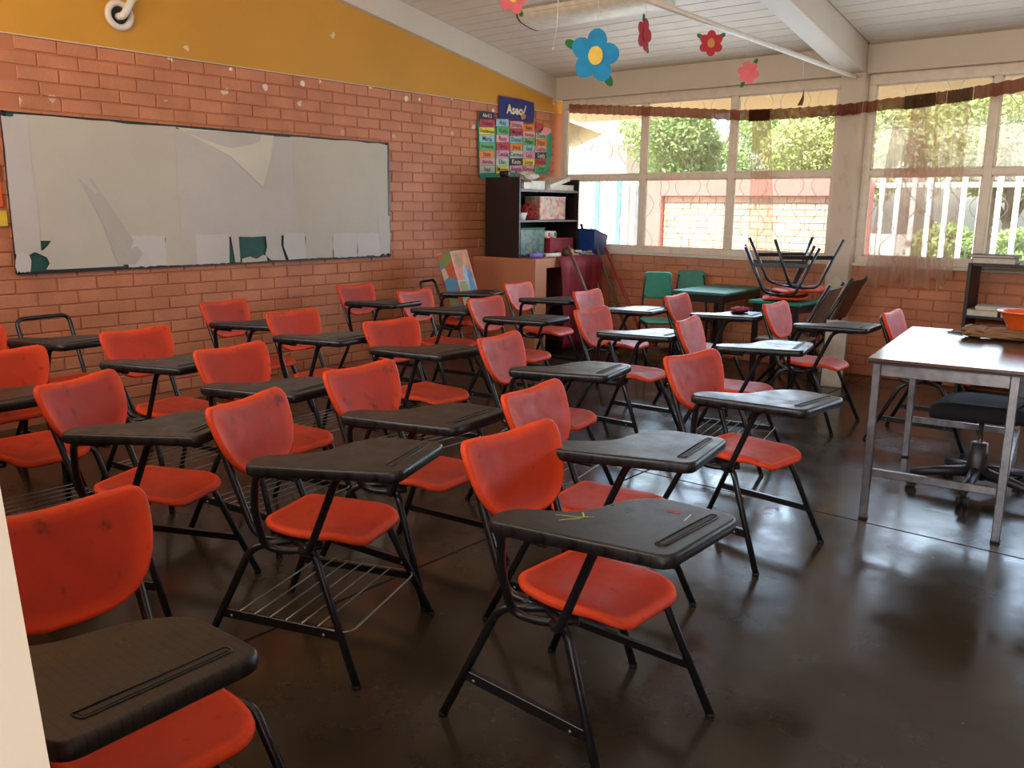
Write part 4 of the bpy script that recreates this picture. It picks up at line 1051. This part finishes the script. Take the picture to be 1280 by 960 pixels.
drape(-2.72, -2.30, -2.66, -2.38, 4, .014, .82).build('sheer_panel', M['sheer'], c2, o2)
drape(-2.36, -2.04, -2.50, -1.96, 9, .016, .86).build('gathered_panel', M['gather'], c2, o2)
drape(-2.25, -2.10, -2.30, -2.06, 5, .014, .84, y0=.04).build('gathered_panel', M['gather'], c2, o2)
drape(-2.06, -1.80, -2.00, -1.80, 6, .014, .87).build('gathered_panel', M['gather'], c2, o2)
drape(-1.84, -.40, -1.84, -.40, 9, .016, .95).build('sheer_panel', M['sheer'], c2, o2)
ruffle(-2.62, -2.28, 8, .010).build('ruffle', M['header'], c2, o2)
ruffle(-2.29, -2.05, 20, .026, .105).build('bunched_ruffle', M['header'], c2, o2)
ruffle(-2.05, -1.97, 3, .012, .10).build('ruffle', M['header'], c2, o2)
ruffle(-1.97, -1.78, 14, .024, .10).build('bunched_ruffle', M['header'], c2, o2)
ruffle(-1.78, -.40, 28, .010, .10).build('ruffle', M['header'], c2, o2)

# ================================================================= HANGING FOAM FLOWERS, CEILING LAMP
def flower(label, p, r, face, roll, pm, cm, npet, ztop, leaves=((2.2, .9), (-.9, .9)), clip=True):
    """flat foam flower on a thread; face = heading of its normal"""
    o = thing('foam_flower', label, 'decoration', p, 0, 'foam flowers hanging from the ceiling')
    R = Matrix.Rotation(face, 3, 'Z') @ Matrix.Rotation(roll, 3, 'Y')   # local: flat in x-z, normal -y
    def fn(dw): return lambda u, v, w: tuple(R @ Vector((u, dw-w, v)))
    for k in range(npet):
        a = 2*pi*k/npet+pi/2; c = (cos(a)*r*.56, sin(a)*r*.56); rr = r*.44*(1.0 if npet < 6 else .84)
        pts = [(c[0]+rr*(cos(t)*cos(a)*1.1-sin(t)*sin(a)*.95), c[1]+rr*(cos(t)*sin(a)*1.1+sin(t)*cos(a)*.95)) for t in [2*pi*j/14 for j in range(14)]]
        MB().prism(pts, fn(.0006*k), .003).build('petal', M[pm], o)
    MB().prism([(r*.30*cos(2*pi*j/18), r*.36*sin(2*pi*j/18)) for j in range(18)], fn(-.003), .004).build('flower_centre', M[cm], o)
    MB().prism([(r*.30*cos(2*pi*j/18), r*.36*sin(2*pi*j/18)) for j in range(18)], fn(.012), .004).build('flower_back', M[pm], o)
    for a, q in leaves:
        c = (cos(a)*r*q, sin(a)*r*q)
        pts = [(c[0]+r*(.30*cos(t)*cos(a)-.17*sin(t)*sin(a)), c[1]+r*(.30*cos(t)*sin(a)+.17*sin(t)*cos(a))) for t in [2*pi*j/12 for j in range(12)]]
        MB().prism(pts, fn(.006), .003).build('leaf', M['leafgreen'], o)
    MB().tube([tuple(R @ Vector((0, .004, r*.9))), (0, 0, ztop-p[2])], .0013, 5).build('thread', M['thread'], o)
    return o
F0 = radians(38)
flower('big blue foam flower with yellow centre hanging in front of the lamp', (-2.81, 4.06, 2.25), .135, F0+.3, .12, 'petalblue', 'yellowf', 5, zc(4.06)+.0, ((2.9, 1.05), (-.85, 1.05)))
flower('red foam flower seen almost edge on, left of the flat red one', (-3.36, 5.44, 2.62), .105, F0+1.0, .25, 'petalred', 'petalred', 5, zc(5.44), ((1.9, 1.0), (-.7, 1.0)))
flower('red foam flower with tan centre hanging from the tie rod', (-2.72, 5.19, 2.463), .080, F0, 0, 'petalred', 'orangef', 6, 2.59, ((.6, 1.0), (2.6, 1.0)))
flower('pink foam flower hanging from the tie rod before the window beam', (-2.72, 5.74, 2.354), .078, F0, -.3, 'petalpink', 'petalpink', 6, 2.58, ((.7, 1.05), (-2.3, 1.05)))
flower('coral pink foam flower at the very top edge of the view', (-3.13, 3.75, 2.535), .085, F0+.5, .2, 'petalpink', 'yellowf', 5, zc(3.75), ((2.6, 1.0), (-.8, 1.0)))
b = thing('foam_leaf', 'dark curled foam leaf on a thread in front of the ruffle', 'decoration', (-2.72, 6.66, 2.27))
MB().prism([(-.022, -.045), (.016, -.045), (.024, .0), (.018, .075), (.010, .02), (-.004, -.01)], lambda u, v, w: (u*cos(F0), u*sin(F0)-w+.1*abs(u), v), .004).build('leaf', M['darkfoam'], b)
MB().tube([(.012*cos(F0), .012*sin(F0), .07), (0, 0, 2.57-2.27)], .0013, 5).build('thread', M['thread'], b)
b = thing('loose_thread', 'bare white thread hanging left of the blue flower', 'thread', (-2.95, 3.91, 2.28))
MB().tube([(-.02, -.012, 0), (-.005, 0, .12), (.0, 0, .3), (0, 0, zc(3.91)-2.28)], .0013, 5).build('strand', M['thread'], b); MB().tube([(-.024, -.014, -.008), (-.018, -.010, .006)], .0035, 6).build('knot', M['thread'], b)
lf = thing('ceiling_lamp', 'unlit wrap around ceiling lamp between the roof boards', 'lamp', (-4.40, 6.30, zc(6.30)))
lf.rotation_euler = (-A, 0, 0)
prof = [(-.17, -.005), (-.17, -.03), (-.15, -.062), (-.11, -.082), (-.04, -.088), (.04, -.088), (.11, -.082), (.15, -.062), (.17, -.03), (.17, -.005)]
MB().grid([[(x, u, v) for u, v in prof] for x in (-.66, -.2, .2, .66)]).build('diffuser', M['diffuser'], lf)
for s in (-1, 1): MB().prism([(u*1.04, v*1.04) for u, v in prof][::s], lambda u, v, w: (s*.66+s*w if False else (s*.675-(.0 if s < 0 else .015))+w, u, v), .015).build('end_cap', M['brownwood'] if s < 0 else M['frame'], lf)
for s in (-1, 1): MB().bbox((0, s*.165, -.028), (1.32, .018, .02), .003).build('side_rail', M['frame'], lf)
MB().bx(-.66, .66, -.17, .17, -.005, -.001).build('housing', M['frame'], lf)

# ================================================================= OUTSIDE
gd = tag(MB().bx(-30, 20, YB+.17, 60, -.3, -.02).build('yard_ground', M['ground']), kind='structure')
tag(MB().bx(-30, 20, -30, -.1, -.3, -.02).build('front_ground', M['ground']), kind='structure')
ev = MB().prism([(YB+.16, 2.62), (YB+1.0, 2.46), (YB+1.0, 2.58), (YB+.16, 2.74)], lambda u, v, w: (XL-.4+w, u, v), XR-XL+.8)
tag(ev.build('eave', M['eave']), kind='structure')
pw = thing('yard_wall', 'pale sunlit brick wall with pink concrete cap outside the window', 'wall', (-5.3, 11.5, 0))
off = (5.3, -11.5, 0)
MB().bx(-6.66, -4.0, 11.51, 11.65, -.02, 1.64).build('mortar_core', M['palemortar'], pw, off)
MB().bbox((-5.32, 11.55, 1.745), (2.74, .26, .23), .01).build('cap_beam', M['pinkpaint'], pw, off)
MB().bbox((-6.81, 11.55, .92), (.30, .26, 1.88), .01).build('post', M['pinkpaint'], pw, off)
MB().bbox((-3.86, 11.55, .92), (.30, .26, 1.88), .01).build('post', M['pinkpaint'], pw, off)
sp = courses(-6.655, -4.01, 1.63, 0.3, -6.6); sp.sort(key=lambda q: -q[1])
lay_bricks(pw, sp, -pi/2, 150, M['palebrick'], lambda u, z, o: (u+5.3, 11.5-o-11.5, z))
def bar_fence(label, xs, y, z1, mats, w=.075):
    f = thing('bar_fence', label, 'fence', (xs[0], y, 0))
    wm = {k: MB().bbox((0, 0, z1/2), (w, .03, z1), .004).mesh('bar', M[k]) for k in set(mats)}
    for k, x in enumerate(xs): link('bar', wm[mats[k % len(mats)]], f, (x-xs[0], 0, 0))
    for z in (.25, z1-.15): MB().bx(-.1, xs[-1]-xs[0]+.1, .02, .05, z-.03, z+.03).build('cross_rail', M['fencewhite'], f)
bar_fence('white and light blue bar fence outside the left window', [-9.4+.135*k for k in range(18)], 11.8, 1.98, ['fencewhite', 'fenceblue', 'fencewhite'], .085)
bar_fence('white bar fence outside the right window', [-3.62+.19*k for k in range(22)], 11.7, 1.92, ['fencewhite'], .06)
hs = thing('neighbour_house', 'cream house with tan eaves beyond the left fence', 'house', (-12.8, 16, 0))
MB().bx(-2.6, 2.6, 0, 4, -.02, 2.75).build('house_wall', M['housewall'], hs)
MB().prism([(-3.0, 2.7), (0, 3.7), (3.0, 2.7), (3.0, 2.80), (0, 3.85), (-3.0, 2.80)], lambda u, v, w: (u, -.35+w, v), 4.6).build('roof', M['eave'], hs)
for x in (-1.5, .2): 
    f = MB().bx(x, x+.9, -.03, .0, 1.0, 2.1).build('house_window', M['fenceblue'], hs); MB().bx(x+.06, x+.84, -.04, -.03, 1.06, 2.04).build('pane', M['bookgrey'], f)
LEAFQ = random.Random(21)
def tree(label, x, y, h, rad, mat, n, squash=.8):
    low = h < 2
    t = thing('leafy_bush' if low else 'leafy_tree', label, 'bush' if low else 'tree', (x, y, -.02), 0, 'bushes behind the white fence' if low else 'trees beyond the yard wall')
    m = MB(); m.tube([(0, 0, 0), (.05, 0, h*.35), (.0, .05, h*.8)], [.13, .10, .04], 8)
    for k in range(4):
        a = k*1.7; m.tube([(.03, 0, h*.4), (cos(a)*rad*.35, sin(a)*rad*.35, h*.62), (cos(a)*rad*.6, sin(a)*rad*.6, h*.8)], [.05, .035, .015], 6)
    m.build('trunk', M['bark'], t)
    vs = []; fs = []
    lobes = [(LEAFQ.uniform(-.55, .55)*rad, LEAFQ.uniform(-.55, .55)*rad, h*.72+LEAFQ.uniform(-.4, .35)*rad*squash, rad*LEAFQ.uniform(.35, .6)) for _ in range(9)]
    for k in range(n):
        lx, ly, lz, lr = lobes[LEAFQ.randrange(9)]
        d = Vector((LEAFQ.gauss(0, 1), LEAFQ.gauss(0, 1), LEAFQ.gauss(0, 1))).normalized()*lr*LEAFQ.uniform(.55, 1.05)
        c = Vector((lx, ly, lz))+d; a = Vector((LEAFQ.gauss(0, 1), LEAFQ.gauss(0, 1), LEAFQ.gauss(0, 1))).normalized()
        b_ = a.orthogonal().normalized(); s = LEAFQ.uniform(.028, .060); c2_ = a.cross(b_)
        o = len(vs); vs += [tuple(c-a*s), tuple(c+b_*s*.45), tuple(c+a*s), tuple(c-b_*s*.45)]; fs.append((o, o+1, o+2, o+3))
    tag(MB().add(vs, fs).build('foliage', M[mat], t), kind='stuff')
TR = [(-7.6, 14.0, 3.5, 1.25, 'leafA', 'green tree behind the left end of the yard wall'),
      (-6.2, 16.4, 4.3, 1.5, 'leafA', 'taller green tree set back behind the middle of the yard wall'), (-4.9, 13.6, 3.5, 1.15, 'leafB', 'yellow green tree behind the right end of the yard wall'),
      (-3.2, 15.8, 4.0, 1.4, 'leafA', 'green tree set back behind the column'), (-2.5, 13.4, 3.2, 1.05, 'leafB', 'light green tree just behind the white fence'),
      (-.2, 14.6, 3.6, 1.3, 'leafA', 'green tree at the right behind the white fence'), (-8.2, 20.5, 5.2, 1.5, 'leafB', 'pale tall tree far behind the left fence')]
for x, y, h, r, mt, lb in TR: tree(lb, x, y, h, r, mt, 19000)
for k, (x, y) in enumerate(((-3.1, 12.7), (-1.9, 12.6), (-.6, 12.8), (.7, 12.7))):
    tree(('leftmost', 'second', 'third', 'rightmost')[k]+' low green bush of the row behind the white bar fence', x, y, 1.35, .58, 'leafA', 6000)
# wavy wire guard outside the glass, part of each window
def guard(win, x0, x1):
    m = MB(); n = int((x1-x0)/.17)
    for k in range(n+1):
        x = x0+(x1-x0)*k/n
        m.tube([(x+.055*sin(2*pi*j/10+(k % 2)*pi), YB+.13, 1.02+1.5*j/40) for j in range(41)], .0035, 4)
    tag(m.build('wire_guard', M['fencewhite'], win), kind='stuff')
guard(bpy.data.objects['window_1'], XL+.1, -2.9)
guard(bpy.data.objects['window_2'], -2.6, .35)
